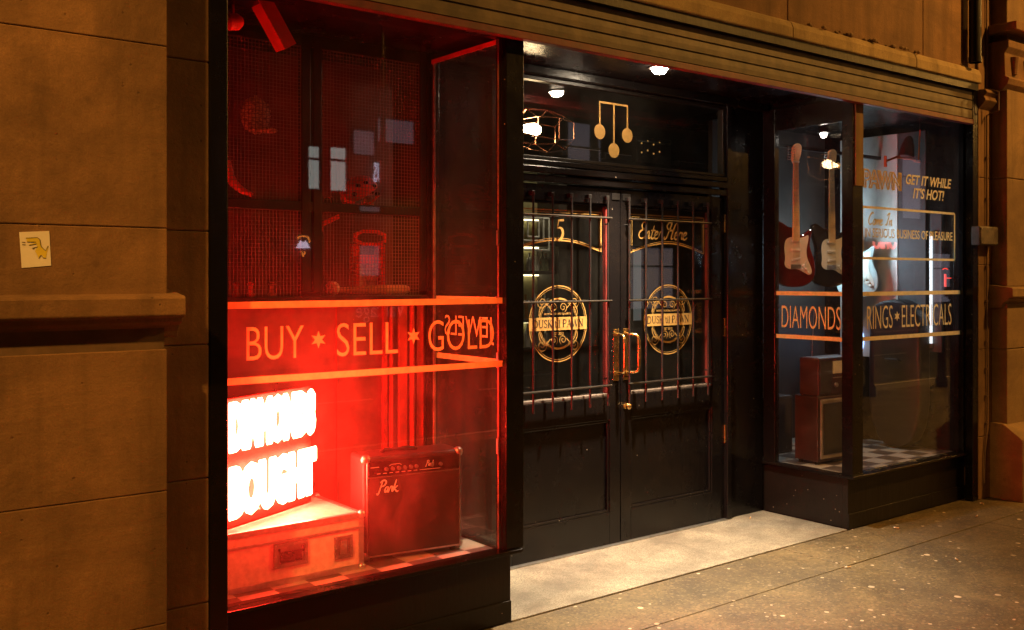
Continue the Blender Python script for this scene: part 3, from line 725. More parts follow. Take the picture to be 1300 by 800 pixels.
# doors
SERIF = {'D': [((0,0),(0,1),1),], }
def door(x0, x1, left):
    gx0, gx1 = (x0+.12, x1-.09) if left else (x0+.09, x1-.125)
    gz0, gz1 = .907, 2.072; pz0, pz1 = .205, .765
    m = MB()
    m.box(x0+.003, gx0, YD, YD+.05, .012, 2.165); m.box(gx1, x1-.003, YD, YD+.05, .012, 2.165)
    m.box(gx0, gx1, YD, YD+.05, gz1, 2.165); m.box(gx0, gx1, YD, YD+.05, pz1, gz0); m.box(gx0, gx1, YD, YD+.05, .012, pz0)
    m.box(gx0, gx1, YD+.022, YD+.045, pz0, pz1)
    d = m.build('door', M['black'], sf, bevel=.003, label='left leaf of the black double door, marked 5' if left else 'right leaf of the black double door, marked Enter Here')
    m = MB()   # bolection mouldings round panel and glass
    for a0, a1, c0, c1 in ((gx0, gx1, pz0, pz1),):
        w_ = .016
        m.box(a0, a1, YD+.006, YD+.021, c0, c0+w_); m.box(a0, a1, YD+.006, YD+.021, c1-w_, c1); m.box(a0, a0+w_, YD+.006, YD+.021, c0+w_, c1-w_); m.box(a1-w_, a1, YD+.006, YD+.021, c0+w_, c1-w_)
    m.build('panel_moulding', M['black'], d, bevel=.004)
    m = MB(); w_ = .014
    sbd = MB(); sbd.box(gx0, gx1, YD+.008, YD+.05, gz0, gz0+w_*1.2); sbd.build('sill_bead', M['boxgrey'], d, bevel=.003)
    tbd = MB(); tbd.box(gx0, gx1, YD+.02, YD+.05, gz1-w_, gz1); tbd.build('top_bead', M['black'], d, bevel=.003)
    m.box(gx0, gx0+w_, YD+.02, YD+.05, gz0+.02, gz1-w_); m.box(gx1-w_, gx1, YD+.02, YD+.05, gz0+.02, gz1-w_)
    m.split('glazing_bead', M['oxblood'], d, bevel=.003)  # neon red falling on the side reveals is put into the bead colour
    m = MB(); m.box(gx0+.005, gx1-.005, YD+.043, YD+.049, gz0+.01, gz1-.005); m.build('pane', M['glass'], d)
    F = frame((0, YD+.040, 0), (1, 0, 0), (0, 0, 1)); cx = (gx0+gx1)/2
    b = MB()
    # arched border at the top (double line)
    for o, wd in ((0, .008), (.014, .003)):
        a0, a1, zt_, zs_ = gx0+.035+o, gx1-.035-o, 2.022-o, 1.785+o*.3
        arc = [(a1-(a1-a0)*i/16, zs_+.062*math.sin(math.pi*i/16)+o*.6) for i in range(17)]
        b.ribbon([(a0, zs_+o*.6), (a0, zt_), (a0, zt_)], F, wd); b.ribbon([(a0, zt_), (a1, zt_)], F, wd, .0003); b.ribbon([(a1, zt_), (a1, zs_+o*.6)], F, wd); b.ribbon(arc, F, wd, .0006)
    if left:
        pts = [(.9, 1.02), (.42, 1.0), (.3, .6), (.55, .66), (.78, .55), (.82, .3), (.6, .04), (.25, .0), (.08, .1)]
        P = [(cx-.035+x*.085, 1.845+y*.118) for x, y in pts]
        b.ribbon(P[:3], F, [.014, .012, .005], .001); b.ribbon(smoothpts(P[2:], 3), F, [.004+.013*math.sin(math.pi*i/ (len(smoothpts(P[2:], 3))-1)) for i in range(len(smoothpts(P[2:], 3)))], .0012)
    else:
        u = put_script(b, 'Enter', F, gx0+.09, 1.872, .108, .010, sx=1.05); put_script(b, 'Here', F, u+.01, 1.872, .108, .010, sx=1.05)
    # oval emblem
    zc = 1.358
    b.ribbon(circle((cx, zc), .222, 64), F, .006, 0, True); b.ribbon(circle((cx, zc), .210, 64), F, .0022, 0, True)
    b.ribbon(circle((cx, zc), .150, 64), F, .0045, .0003, True); b.ribbon(circle((cx, zc), .141, 64), F, .0022, .0003, True)
    for sx in (-1, 1):
        for sz in (-1, 1):
            b.ribbon(spiral((cx+sx*.125, zc+sz*.125), .037, 1.6, R(20) if sx*sz > 0 else R(160), -sx*sz), F, .0035, .0009)
            b.ribbon(spiral((cx+sx*.035, zc+sz*.095), .030, 1.5, R(-60) if sx*sz > 0 else R(240), sx*sz), F, .0035, .0009)
            b.ribbon(smoothpts([(cx+sx*.062, zc+sz*.088), (cx+sx*.08, zc+sz*.105), (cx+sx*.105, zc+sz*.13), (cx+sx*.145, zc+sz*.09), (cx+sx*.15, zc+sz*.05)], 2), F, [.004]*3+[.006]*50 if False else .0045, .0009)
            b.ribbon(circle((cx, zc), .145, 12, R(60) if sx*sz > 0 else R(100), R(80) if sx*sz > 0 else R(120)), F, .010, .0011)
    b.ribbon(circle((cx, zc), .146, 24, R(55), R(125)), F, [.002+.007*math.sin(math.pi*i/23) for i in range(24)], .0013)
    b.ribbon(circle((cx, zc), .146, 24, R(235), R(305)), F, [.002+.007*math.sin(math.pi*i/23) for i in range(24)], .0013)
    b.poly([(cx-.222, zc-.038), (cx+.222, zc-.038), (cx+.222, zc+.038), (cx-.222, zc+.038)], F, .0018)
    put_text(b, 'PAWNBROKERS QUARTER', F, cx-.11, cx+.11, zc+.050, zc+.064, .001, offset=.01)
    put_text(b, 'EST 2012', F, cx-.038, cx+.038, zc-.066, zc-.05, .001, offset=.01)
    b.build('gold_emblem', M['leaf'], d)
    b = MB(); serif_text(b, 'DUSK til PAWN', F, cx-.195, cx+.195, zc-.021, .044, .0026); b.build('emblem_lettering', M['bannertext'], d)
    # iron bars
    b = MB(); xs_ = [gx0-.045+.1445*i for i in range(6)] if not left else [gx1-.045-.1445*i for i in range(6)]
    yb = YD-.032
    for x in xs_: b.tube([(x, yb, .858), (x, yb, 2.115)], .0065, 8)
    for z in (.98, 1.488, 1.985): b.tube([(min(xs_)-.02, yb-.012, z), (max(xs_)+.02, yb-.012, z)], .0065, 8)
    for x in (xs_[0], xs_[-1]):
        for z in (1.02, 1.95): b.tube([(x, yb, z), (x, YD, z)], .005, 6)
    b.build('iron_bars', M['iron'], d, smooth=True)
    b = MB()
    for x in xs_: b.box(x-.012, x+.012, YD-.034, YD, 2.095, 2.12)
    xm = x1-.045 if left else x0+.045
    b.box(xm-.03, xm+.035, YD-.006, YD, 2.10, 2.14); b.split('bar_bracket', M['iron'], d, bevel=.002)
    # brass pull
    hx = x1-.04 if left else x0+.045
    b = MB(); b.box(hx-.024, hx+.024, YD-.005, YD, 1.00, 1.315); b.build('handle_plate', M['brass'], d, bevel=.003)
    b = MB(); yh = YD-.075; dx = .030 if not left else -.005
    b.tube(smooth3([(hx, YD-.004, 1.285), (hx, YD-.03, 1.283), (hx+dx, yh, 1.278), (hx+dx, yh-.006, 1.24), (hx+dx, yh-.01, 1.165), (hx+dx, yh-.006, 1.09), (hx+dx, yh, 1.052), (hx, YD-.03, 1.047), (hx, YD-.004, 1.045)]), [.0085+.0045*math.exp(-((i-16.5)/5.)**2) for i in range(34)], 12)
    for z in (1.285, 1.045): b.cyl((hx, YD-.012, z), (hx, YD-.004, z), .017)
    b.build('handle', M['brass'], d, smooth=True)
    if not left:
        b = MB(); b.lathe([(.018, 0), (.018, .004), (.008, .008), (.008, .02), (.017, .028), (.019, .038), (.012, .047), (.002, .05)], (x0+.04, YD, .84), (0, -1, 0)); b.build('knob', M['brass'], d, smooth=True)
        b = MB()
        for z in (1.93, 1.235, .52): b.cyl((x1-.003, YD-.008, z), (x1-.003, YD-.008, z+.12), .009, seg=10)
        b.split('hinge', M['brass'], d, smooth=True)
    return d
def smooth3(p):
    p = [Vector(q) for q in p]
    for _ in range(2):
        q = [p[0]]
        for a, b in zip(p, p[1:]): q += [a.lerp(b, .25), a.lerp(b, .75)]
        q.append(p[-1]); p = q
    n = 34; out = []
    for i in range(n):
        t = i*(len(p)-1)/(n-1); j = min(int(t), len(p)-2); out.append(p[j].lerp(p[j+1], t-j))
    return out
# serif strokes: list of (points, weight) per letter, advance
T, K = .045, .13
SER = {
 'D': ([([(.12,0),(.12,1)],K),([(.12,.98),(.4,.98),(.66,.8),(.7,.5),(.66,.2),(.4,.02),(.12,.02)],.09),([(0,0),(.3,0)],T),([(0,1),(.3,1)],T)],.82),
 'U': ([([(.15,1),(.15,.3),(.25,.05),(.42,.01),(.6,.08),(.66,.3),(.66,1)],.08),([(0,1),(.3,1)],T),([(.54,1),(.78,1)],T),([(.15,1),(.15,.3)],K)],.84),
 'S': ([([(.48,.78),(.42,.97),(.22,1),(.08,.85),(.12,.64),(.4,.46),(.5,.25),(.4,.04),(.18,0),(.05,.2)],.09)],.6),
 'K': ([([(.12,0),(.12,1)],K),([(.14,.42),(.55,1)],T),([(.26,.55),(.62,0)],K),([(0,0),(.26,0)],T),([(0,1),(.26,1)],T),([(.42,1),(.68,1)],T),([(.5,0),(.74,0)],T)],.76),
 't': ([([(.14,.85),(.14,.1),(.22,.01),(.36,.06)],.09),([(0,.62),(.34,.62)],T)],.38),
 'i': ([([(.12,.62),(.12,0)],.1),([(.0,.62),(.13,.62)],T),([(0,0),(.25,0)],T),([(.12,.8),(.12,.92)],.11)],.28),
 'l': ([([(.12,1),(.12,0)],.1),([(.0,1),(.13,1)],T),([(0,0),(.25,0)],T)],.30),
 'P': ([([(.12,0),(.12,1)],K),([(.12,.98),(.4,.98),(.56,.86),(.56,.62),(.4,.48),(.12,.48)],.08),([(0,0),(.3,0)],T),([(0,1),(.3,1)],T)],.64),
 'A': ([([(.08,0),(.38,1)],T),([(.38,1),(.68,0)],K),([(.18,.36),(.56,.36)],T),([(0,0),(.2,0)],T),([(.56,0),(.8,0)],T)],.80),
 'W': ([([(.06,1),(.3,0)],K),([(.3,0),(.52,.9)],T),([(.5,1),(.74,0)],K),([(.74,0),(.98,1)],T),([(0,1),(.22,1)],T),([(.86,1),(1.06,1)],T)],1.06),
 'N': ([([(.12,0),(.12,1)],T),([(.1,1),(.66,0)],K),([(.68,0),(.68,1)],T),([(0,0),(.24,0)],T),([(0,1),(.16,1)],T),([(.56,1),(.8,1)],T)],.84)}
def serif_text(mb, txt, fr, u0, u1, v0, h, d):
    tot = sum(.3 if c == ' ' else SER[c][1] for c in txt); k_ = (u1-u0)/tot; u = u0
    for c in txt:
        if c == ' ': u += .3*k_; continue
        st, adv = SER[c]
        for j, (pts, wd) in enumerate(st):
            P = [(u+x*k_, v0+y*h) for x, y in pts]
            if len(P) > 3: P = smoothpts(P, 2)
            mb.ribbon(P, fr, wd*h*1.45, d+j*.0001)
        u += adv*k_
door(3.28, 4.24, True); door(4.24, 5.205, False)
b = MB(); b.box(3.24, 5.24, 4.33, 4.42, .002, .011); b.build('threshold', M['steel'], sf)

# ------------------------------------------------------------ interior room
rm = MB(); rm.box(1.3, 13, 4.45, 10.5, .0, .012); struct(rm.build('interior_floor', M['woodfloor']))
rm = MB(); rm.box(1.2, 13, 10.5, 10.6, 0, 3.5); struct(rm.build('interior_back_wall', M['darkroom']))
rm = MB(); rm.box(1.1, 1.2, 4.4, 10.6, 0, 3.5); rm.box(13, 13.1, 4.4, 10.6, 0, 3.5); struct(rm.build('interior_side_wall', M['darkroom']))
rm = MB(); rm.box(1.1, 13.1, 4.42, 10.6, 3.3, 3.4); struct(rm.build('interior_ceiling', M['darkroom']))

# ------------------------------------------------------------ objects in the left window
# neon sign
q0, q1 = Vector((1.555, 3.925, 0)), Vector((2.085, 4.19, 0))
dx = (q1-q0).normalized(); ln = (q1-q0).length
ns = thing('neon_sign', 'blazing red neon sign with two rows of glowing letters standing on the flight case', 'neon sign', (q0.x, q0.y, .592), math.atan2(dx.y, dx.x))
b = MB(); b.box(0, ln, .0, .018, .0, .535); b.build('backboard', M['redpaint'], ns, world=False, bevel=.003)
b = MB(); FN = lambda u, v, d=0: Vector((u, -.030-d, v))
put_text(b, 'DIAMONDS', FN, .006, ln-.010, .312, .528, outline=.085, offset=.02, spacing=.93, res=3)
b.build('neon_letters', emat('neon tube', NEON_COL, 360), ns, world=False, smooth=True)
b = MB(); put_text(b, 'BOUGHT', FN, .006, ln-.004, .036, .262, outline=.072, offset=.02, spacing=.93, res=3)
b.build('neon_letters', bpy.data.materials['neon tube'], ns, world=False, smooth=True)
b = MB()
for x in (.05, .2, .35, .5):
    for z in (.05, .24, .34, .51): b.cyl((x, 0, z), (x, -.03, z), .004, seg=8)
b.split('tube_support', M['white'], ns, world=False)
b = MB(); b.tube(smooth3([(ln*.55, -.01, .53), (ln*.55, -.01, .56), (ln*.6, 0, .575), (ln*.62, .03, .56), (ln*.6, .05, .3), (ln*.6, .06, .02)]), .003, 6); b.build('power_lead', M['black'], ns, world=False)

# flight case
fc = thing('flight_case', 'pale flight case with metal edging lying under the neon sign', 'flight case', (1.478, 3.855, .342), 0)
W_, D_, H_ = .695, .45, .248
b = MB(); b.box(.006, W_-.006, .006, D_-.006, .006, H_*.74); b.build('base', M['plywood'], fc, world=False)
b = MB(); b.box(.006, W_-.006, .006, D_-.006, H_*.745, H_-.005); b.build('lid', M['plywood'], fc, world=False)
b = MB(); t_ = .024; e = .0025
for y in (0, D_):
    s_ = 1 if y == 0 else -1
    b.box(0, W_, min(y, y+s_*e), max(y, y+s_*e), 0, t_); b.box(0, W_, min(y, y+s_*e), max(y, y+s_*e), H_-t_, H_)
    b.box(0, W_, min(y, y+s_*e), max(y, y+s_*e), H_*.715, H_*.735); b.box(0, W_, min(y-s_*.004, y+s_*e), max(y-s_*.004, y+s_*e), H_*.735, H_*.765)
    for x in (0, W_-t_): b.box(x, x+t_, min(y-s_*.0005, y+s_*e), max(y-s_*.0005, y+s_*e), t_, H_-t_)
for x in (0, W_):
    s_ = 1 if x == 0 else -1
    b.box(min(x, x+s_*e), max(x, x+s_*e), e, D_-e, 0, t_); b.box(min(x, x+s_*e), max(x, x+s_*e), e, D_-e, H_-t_, H_)
    for y in (e, D_-t_): b.box(min(x, x+s_*e), max(x, x+s_*e), y, y+t_-e, t_, H_-t_)
b.box(e, W_-e, e, t_, H_-.003, H_+.0005); b.box(e, W_-e, D_-t_, D_-e, H_-.003, H_+.0005); b.box(e, t_, t_, D_-t_, H_-.003, H_+.0005); b.box(W_-t_, W_-e, t_, D_-t_, H_-.003, H_+.0005)
b.build('edge_trim', M['alu'], fc, world=False, bevel=.001)
b = MB()
for x in (.008, W_-.008):
    for y in (.008, D_-.008):
        for z in (.008, H_-.008): b.sphere((x, y, z), .019, (1, 1, 1), 14, 8)
b.split('corner_ball', M['alu'], fc, world=False, smooth=True)
def dish(x0, x1, z0, z1, name):
    m = MB(); f_ = .014
    m.box(x0-f_, x1+f_, -.004, .0055, z0-f_, z0); m.box(x0-f_, x1+f_, -.004, .0055, z1, z1+f_); m.box(x0-f_, x0, -.004, .0055, z0, z1); m.box(x1, x1+f_, -.004, .0055, z0, z1)
    m.box(x0, x1, .0042, .0056, z0, z1)
    o = m.build(name, M['steel'], fc, world=False, bevel=.003)
    r = MB()
    for x in (x0-f_/2, x1+f_/2):
        for z in (z0-f_/2, (z0+z1)/2, z1+f_/2): r.sphere((x, -.005, z), .003, (1, 1, 1), 8, 5)
    r.split('rivet', M['alu'], o, world=False)
    return o
hd = dish(.285, .41, .085, .16, 'handle')
b = MB(); b.tube([(.295, .0, .15), (.295, -.012, .135), (.40, -.012, .135), (.40, .0, .15)], .006, 8); b.box(.30, .395, -.006, .004, .092, .13); b.build('grip', M['black'], hd, world=False)
lt = dish(.565, .625, .075, .145, 'latch')
b = MB(); b.box(.58, .61, -.003, .004, .08, .14); b.lathe([(.014, 0), (.014, .006), (.004, .009)], (.595, .0, .112), (0, -1, 0)); b.build('butterfly', M['alu'], lt, world=False)

# amplifier
am = thing('guitar_amplifier', 'black guitar combo amplifier with script lettering on the chequered floor', 'amplifier', (2.205, 3.905, .342), R(-9))
W_, D_, H_ = .495, .20, .475
b = MB(); b.box(0, W_, .012, D_, .012, H_); b.build('cabinet', M['tolex'], am, world=False, bevel=.018, seg=4)
b = MB(); b.box(.022, W_-.022, .0045, .0115, .03, H_-.095); b.build('grille', M['grille'], am, world=False)
b = MB(); b.box(.022, W_-.022, .003, .0115, H_-.085, H_-.022); cpn = b.build('control_panel', M['black'], am, world=False, bevel=.002)
FA = lambda u, v, d=0: Vector((u, .0025-d, v))
b = MB()
zz = H_-.058
for x in (.105, .135, .165, .195, .225, .252, .33, .375): b.lathe([(.009, 0), (.008, .012), (.001, .012)], (x, .003, zz), (0, -1, 0), 14)
b.split('knob', M['steel'], cpn, world=False, smooth=True)
b = MB()
for x in (.06, .09, .12, .15, .18, .21, .24): b.poly([(x, zz-.02), (x+.018, zz-.02), (x+.018, zz-.0175), (x, zz-.0175)], FA)
b.poly([(.03, zz+.01), (.07, zz+.01), (.07, zz+.013), (.03, zz+.013)], FA); b.poly([(.27, zz-.02), (.375, zz-.02), (.375, zz-.018), (.27, zz-.018)], FA)
b.ribbon([(.12, zz+.013), (.13, zz+.019), (.17, zz+.02), (.18, zz+.013)], FA, .002)
put_script(b, 'Park', FA, .30, zz-.004, .026, .003, sx=.85)
b.split('panel_marking', M['white'], cpn, world=False)
b = MB(); FG = lambda u, v, d=0: Vector((u, .003-d, v)); put_script(b, 'Park', FG, .062, H_-.165, .058, .0062, .001, sx=.9); b.build('logo', M['white'], am, world=False)
b = MB()
b.box(.02, W_-.02, .006, .012, .022, .03); b.box(.02, W_-.02, .006, .012, H_-.095, H_-.0905)
b.tube([(.017, .009, .02), (.017, .009, H_-.02)], .0035, 6); b.tube([(W_-.017, .009, .02), (W_-.017, .009, H_-.02)], .0035, 6); b.build('piping', M['steel'], am, world=False)
b = MB()
for x in (.016, W_-.016):
    for z in (.028, H_-.014): b.sphere((x, .03, z), .024, (1, 1, 1), 14, 8)
b.split('corner_protector', M['steel'], am, world=False, smooth=True)
b = MB(); b.tube([(.12, .11, H_), (.14, .11, H_+.010), (.28, .11, H_+.010), (.30, .11, H_)], .009, 8); b.build('handle', M['leatherblack'], am, world=False, smooth=True)
b = MB()
for x in (.04, W_-.04):
    for y in (.04, D_-.04): b.cyl((x, y, 0), (x, y, .014), .014, seg=12)
b.split('foot', M['black'], am, world=False)

# hanging red metal channel
a0, a1 = at(318, -36, y=3.98), at(369, 58, y=3.98)
hc = thing('metal_channel', 'bent red metal channel hanging high in the left window', 'metal bar', tuple(a1))
d = (a1-a0).normalized(); sd = Vector((0, 1, 0)); up = d.cross(sd)
b = MB()
def bar(mb, p, q, s0, s1, t0, t1, sd, up):
    mb.hexa([p+sd*s0+up*t0, p+sd*s1+up*t0, p+sd*s1+up*t1, p+sd*s0+up*t1, q+sd*s0+up*t0, q+sd*s1+up*t0, q+sd*s1+up*t1, q+sd*s0+up*t1])
bar(b, a0, a1, -.07, .06, -.045, -.042, sd, up); bar(b, a0, a1, -.073, -.070, -.07, -.01, sd, up); bar(b, a0, a1, .06, .063, -.045, .035, sd, up); bar(b, a0, a1, .063, .11, .032, .035, sd, up)
b.build('channel', M['redplastic'], hc)
b = MB(); pc = at(296, 28, y=4.05); b.lathe([(.02, -.03), (.035, -.02), (.035, .02), (.02, .04)], tuple(pc), (1, 0, .2)); b.cyl(tuple(pc), (pc.x, pc.y, 2.79), .006); b.build('clamp', M['redplastic'], hc, smooth=True)

# shelves behind the mesh and things on them
for zc in (1.538, 1.975):
    m = MB(); m.box(1.30, 2.9, 4.365, 4.78, zc-.008, zc); tag(m.build('shelf', M['glass']), ('lower' if zc < 1.8 else 'upper')+' clear glass shelf behind the wire mesh in the left window', 'shelf')
m = MB(); m.box(1.30, 2.9, 4.81, 4.84, .3, 2.79); tag(m.build('rear_board', M['backpanel']), 'oxblood board closing the back of the left display window', 'panel')
def on(px, py, y): return at(px, py, y=y)
p = on(325, 146, 4.42); sq = MB(); 
pts = smoothpts([(-.04, -.07), (.07, -.075), (.10, -.02), (.075, .07), (.0, .11), (-.06, .08), (-.075, 0)], 2, True)
sq.sphere((p.x, p.y+.01, p.z), .07, (1.05, .45, 1.25), 20, 14); sq.sphere((p.x+.03, p.y-.02, p.z-.07), .06, (1.15, .7, .25), 16, 8)
for i in range(90):
    a = random.random()*6.28; r = random.random()**.5
    sq.sphere((p.x+.075*r*math.cos(a), p.y+random.uniform(-.025, .04)*(1-r), p.z+.09*r*math.sin(a)), random.uniform(.004, .010), (1, .6, 1), 8, 5)
sqo = tag(sq.build('sequinned_hat', M['sequin']), 'glittering sequinned hat hanging behind the upper left mesh', 'hat')
hk = MB(); hk.tube([(p.x, p.y, p.z+.08), (p.x, p.y, 2.79)], .002, 6); hk.build('hanging_cord', M['black'], sqo)
# red perforated helmet: shell with dark holes
p = on(456, 229, 4.45)
hm = thing('red_helmet', 'red vented sports helmet tilted beside a ball behind the upper mesh', 'helmet', (p.x, p.y, 1.975))
b = MB(); bm_ = bmesh.new(); bmesh.ops.create_uvsphere(bm_, u_segments=28, v_segments=16, radius=1)
bmesh.ops.delete(bm_, geom=[v for v in bm_.verts if v.co.z < -.25], context='VERTS')
bm_.transform(Matrix.Translation((p.x, p.y, 2.06)) @ Matrix.Rotation(R(-32), 4, 'Y') @ Matrix.Diagonal((.105, .085, .082, 1)))
me_ = bpy.data.meshes.new('t'); bm_.to_mesh(me_); b.add_mesh(me_, lambda c: c.copy()); hmo = b.build('shell', M['redplastic'], hm, smooth=True)
so = hmo.modifiers.new('th', 'SOLIDIFY'); so.thickness = .006
b = MB()
for ax_, az_ in ((-.045, .055), (0, .075), (.045, .06), (-.02, .02), (.03, .02), (.065, .01), (-.065, .0)):
    b.sphere((p.x+ax_, p.y-.068, 2.045+az_*.8), .013, (1.2, .8, .8), 12, 8)
b.split('vent', M['black'], hm, smooth=True)
b = MB(); b.tube(smooth3([(p.x-.12, p.y-.05, 2.0), (p.x-.06, p.y-.08, 1.985), (p.x+.02, p.y-.08, 2.0), (p.x+.08, p.y-.06, 2.05)]), .007, 8); b.build('visor_rim', M['redplastic'], hm, smooth=True)
def ball(px, py, y, r, label, mat, nm='baseball', z=None):
    p = at(px, py, y=y); z = z if z is not None else p.z
    t = thing(nm, label, 'ball', (p.x, p.y, z-r)); b = MB(); b.sphere((p.x, p.y, z), r, (1, 1, 1), 24, 14); b.build('cover', mat, t, smooth=True)
    b = MB(); pts = []
    for i in range(48):
        a = i*2*math.pi/48; v_ = Vector((math.cos(a)+.25*math.cos(3*a), math.sin(a)-.25*math.sin(3*a), .85*math.sin(2*a))).normalized(); pts.append(Vector((p.x, p.y, z))+v_*r*1.003)
    b.tube(pts, .0014, 5, closed=True); b.build('stitching', M['redplastic'], t)
ball(422, 350, 4.39, .036, 'white baseball beside the wooden bat behind the lower mesh', M['leather'], z=1.575)
ball(467, 251, 4.42, .034, 'pale ball resting against the red helmet behind the upper mesh', M['leather'], z=2.009)
ball(417, 252, 4.45, .030, 'dull brown ball left of the red helmet behind the upper mesh', M['walnut'], z=2.005)
q0, q1 = at(430, 353, y=4.41), at(518, 354, y=4.41)
b = MB(); n = 12
b.tube([(q0.x+(q1.x-q0.x)*i/n, 4.41, 1.566) for i in range(n+1)], [.014, .015, .016, .017, .0185, .020, .022, .024, .025, .0255, .026, .026, .018], 16)
tag(b.build('baseball_bat', M['ash'], smooth=True), 'short varnished wooden baseball bat lying on the lower shelf', 'baseball bat')
# red carrier with handle
p = at(465, 330, y=4.5); k_ = 4.9/1255
rc = thing('red_carry_box', 'open red plastic carry box with a long handle behind the lower mesh', 'box', (p.x, 4.5, 1.539))
b = MB(); w2 = .085
b.ribbon(smoothpts([(p.x-w2, 1.80), (p.x+w2, 1.80), (p.x+w2, 1.865), (p.x-w2, 1.865)], 1, True), lambda u, v, d=0: Vector((u, 4.47-d, v)), .016, 0, True)
b.build('handle', M['redplastic'], rc).modifiers.new('th', 'SOLIDIFY').thickness = .02
b = MB(); b.box(p.x-w2, p.x+w2, 4.45, 4.465, 1.70, 1.745); b.box(p.x-w2, p.x-w2+.02, 4.45, 4.53, 1.546, 1.80); b.box(p.x+w2-.02, p.x+w2, 4.45, 4.53, 1.546, 1.80); b.box(p.x-w2, p.x+w2, 4.45, 4.53, 1.546, 1.57); b.build('body', M['redplastic'], rc, bevel=.004)
b = MB(); b.box(p.x-.05, p.x+.055, 4.48, 4.52, 1.57, 1.72); b.build('packet', M['white'], rc, bevel=.004)
q0, q1 = at(409, 286, y=4.45), at(430, 276, y=4.45)
b = MB(); b.tube([q0, q1], .008, 6); b.tube([q0+Vector((0, 0, .012)), q1+Vector((0, 0, .012))], .005, 6); b.tube([q0, q0-Vector((0, 0, .03))], .005, 6)
tag(b.build('hanging_tool', M['redplastic']), 'small red folded tool hooked in the top left of the lower right mesh', 'tool')
q = [at(x, y, y=4.46) for x, y in ((285, 205), (292, 228), (305, 241), (320, 248))]
b = MB(); b.tube(smooth3(q), [.03-.0006*i for i in range(34)], 10); tag(b.build('red_horn', M['redplastic'], smooth=True), 'curved red horn lying at the far left of the upper shelf', 'horn')
for px, py, lab, col in ((318, 350, 'small red bobbin on the lower left shelf', 'redplastic'), (345, 352, 'small wooden peg standing on the lower left shelf', 'ash'), (300, 348, 'dark red tin at the left end of the lower left shelf', 'redpaint')):
    p = at(px, py, y=4.41); b = MB(); b.lathe([(.018, 0), (.02, .01), (.012, .02), (.012, .05), (.018, .06), (.004, .07)], (p.x, 4.41, 1.539), seg=14)
    tag(b.build('small_ornament', M[col], smooth=True), lab, 'ornament')

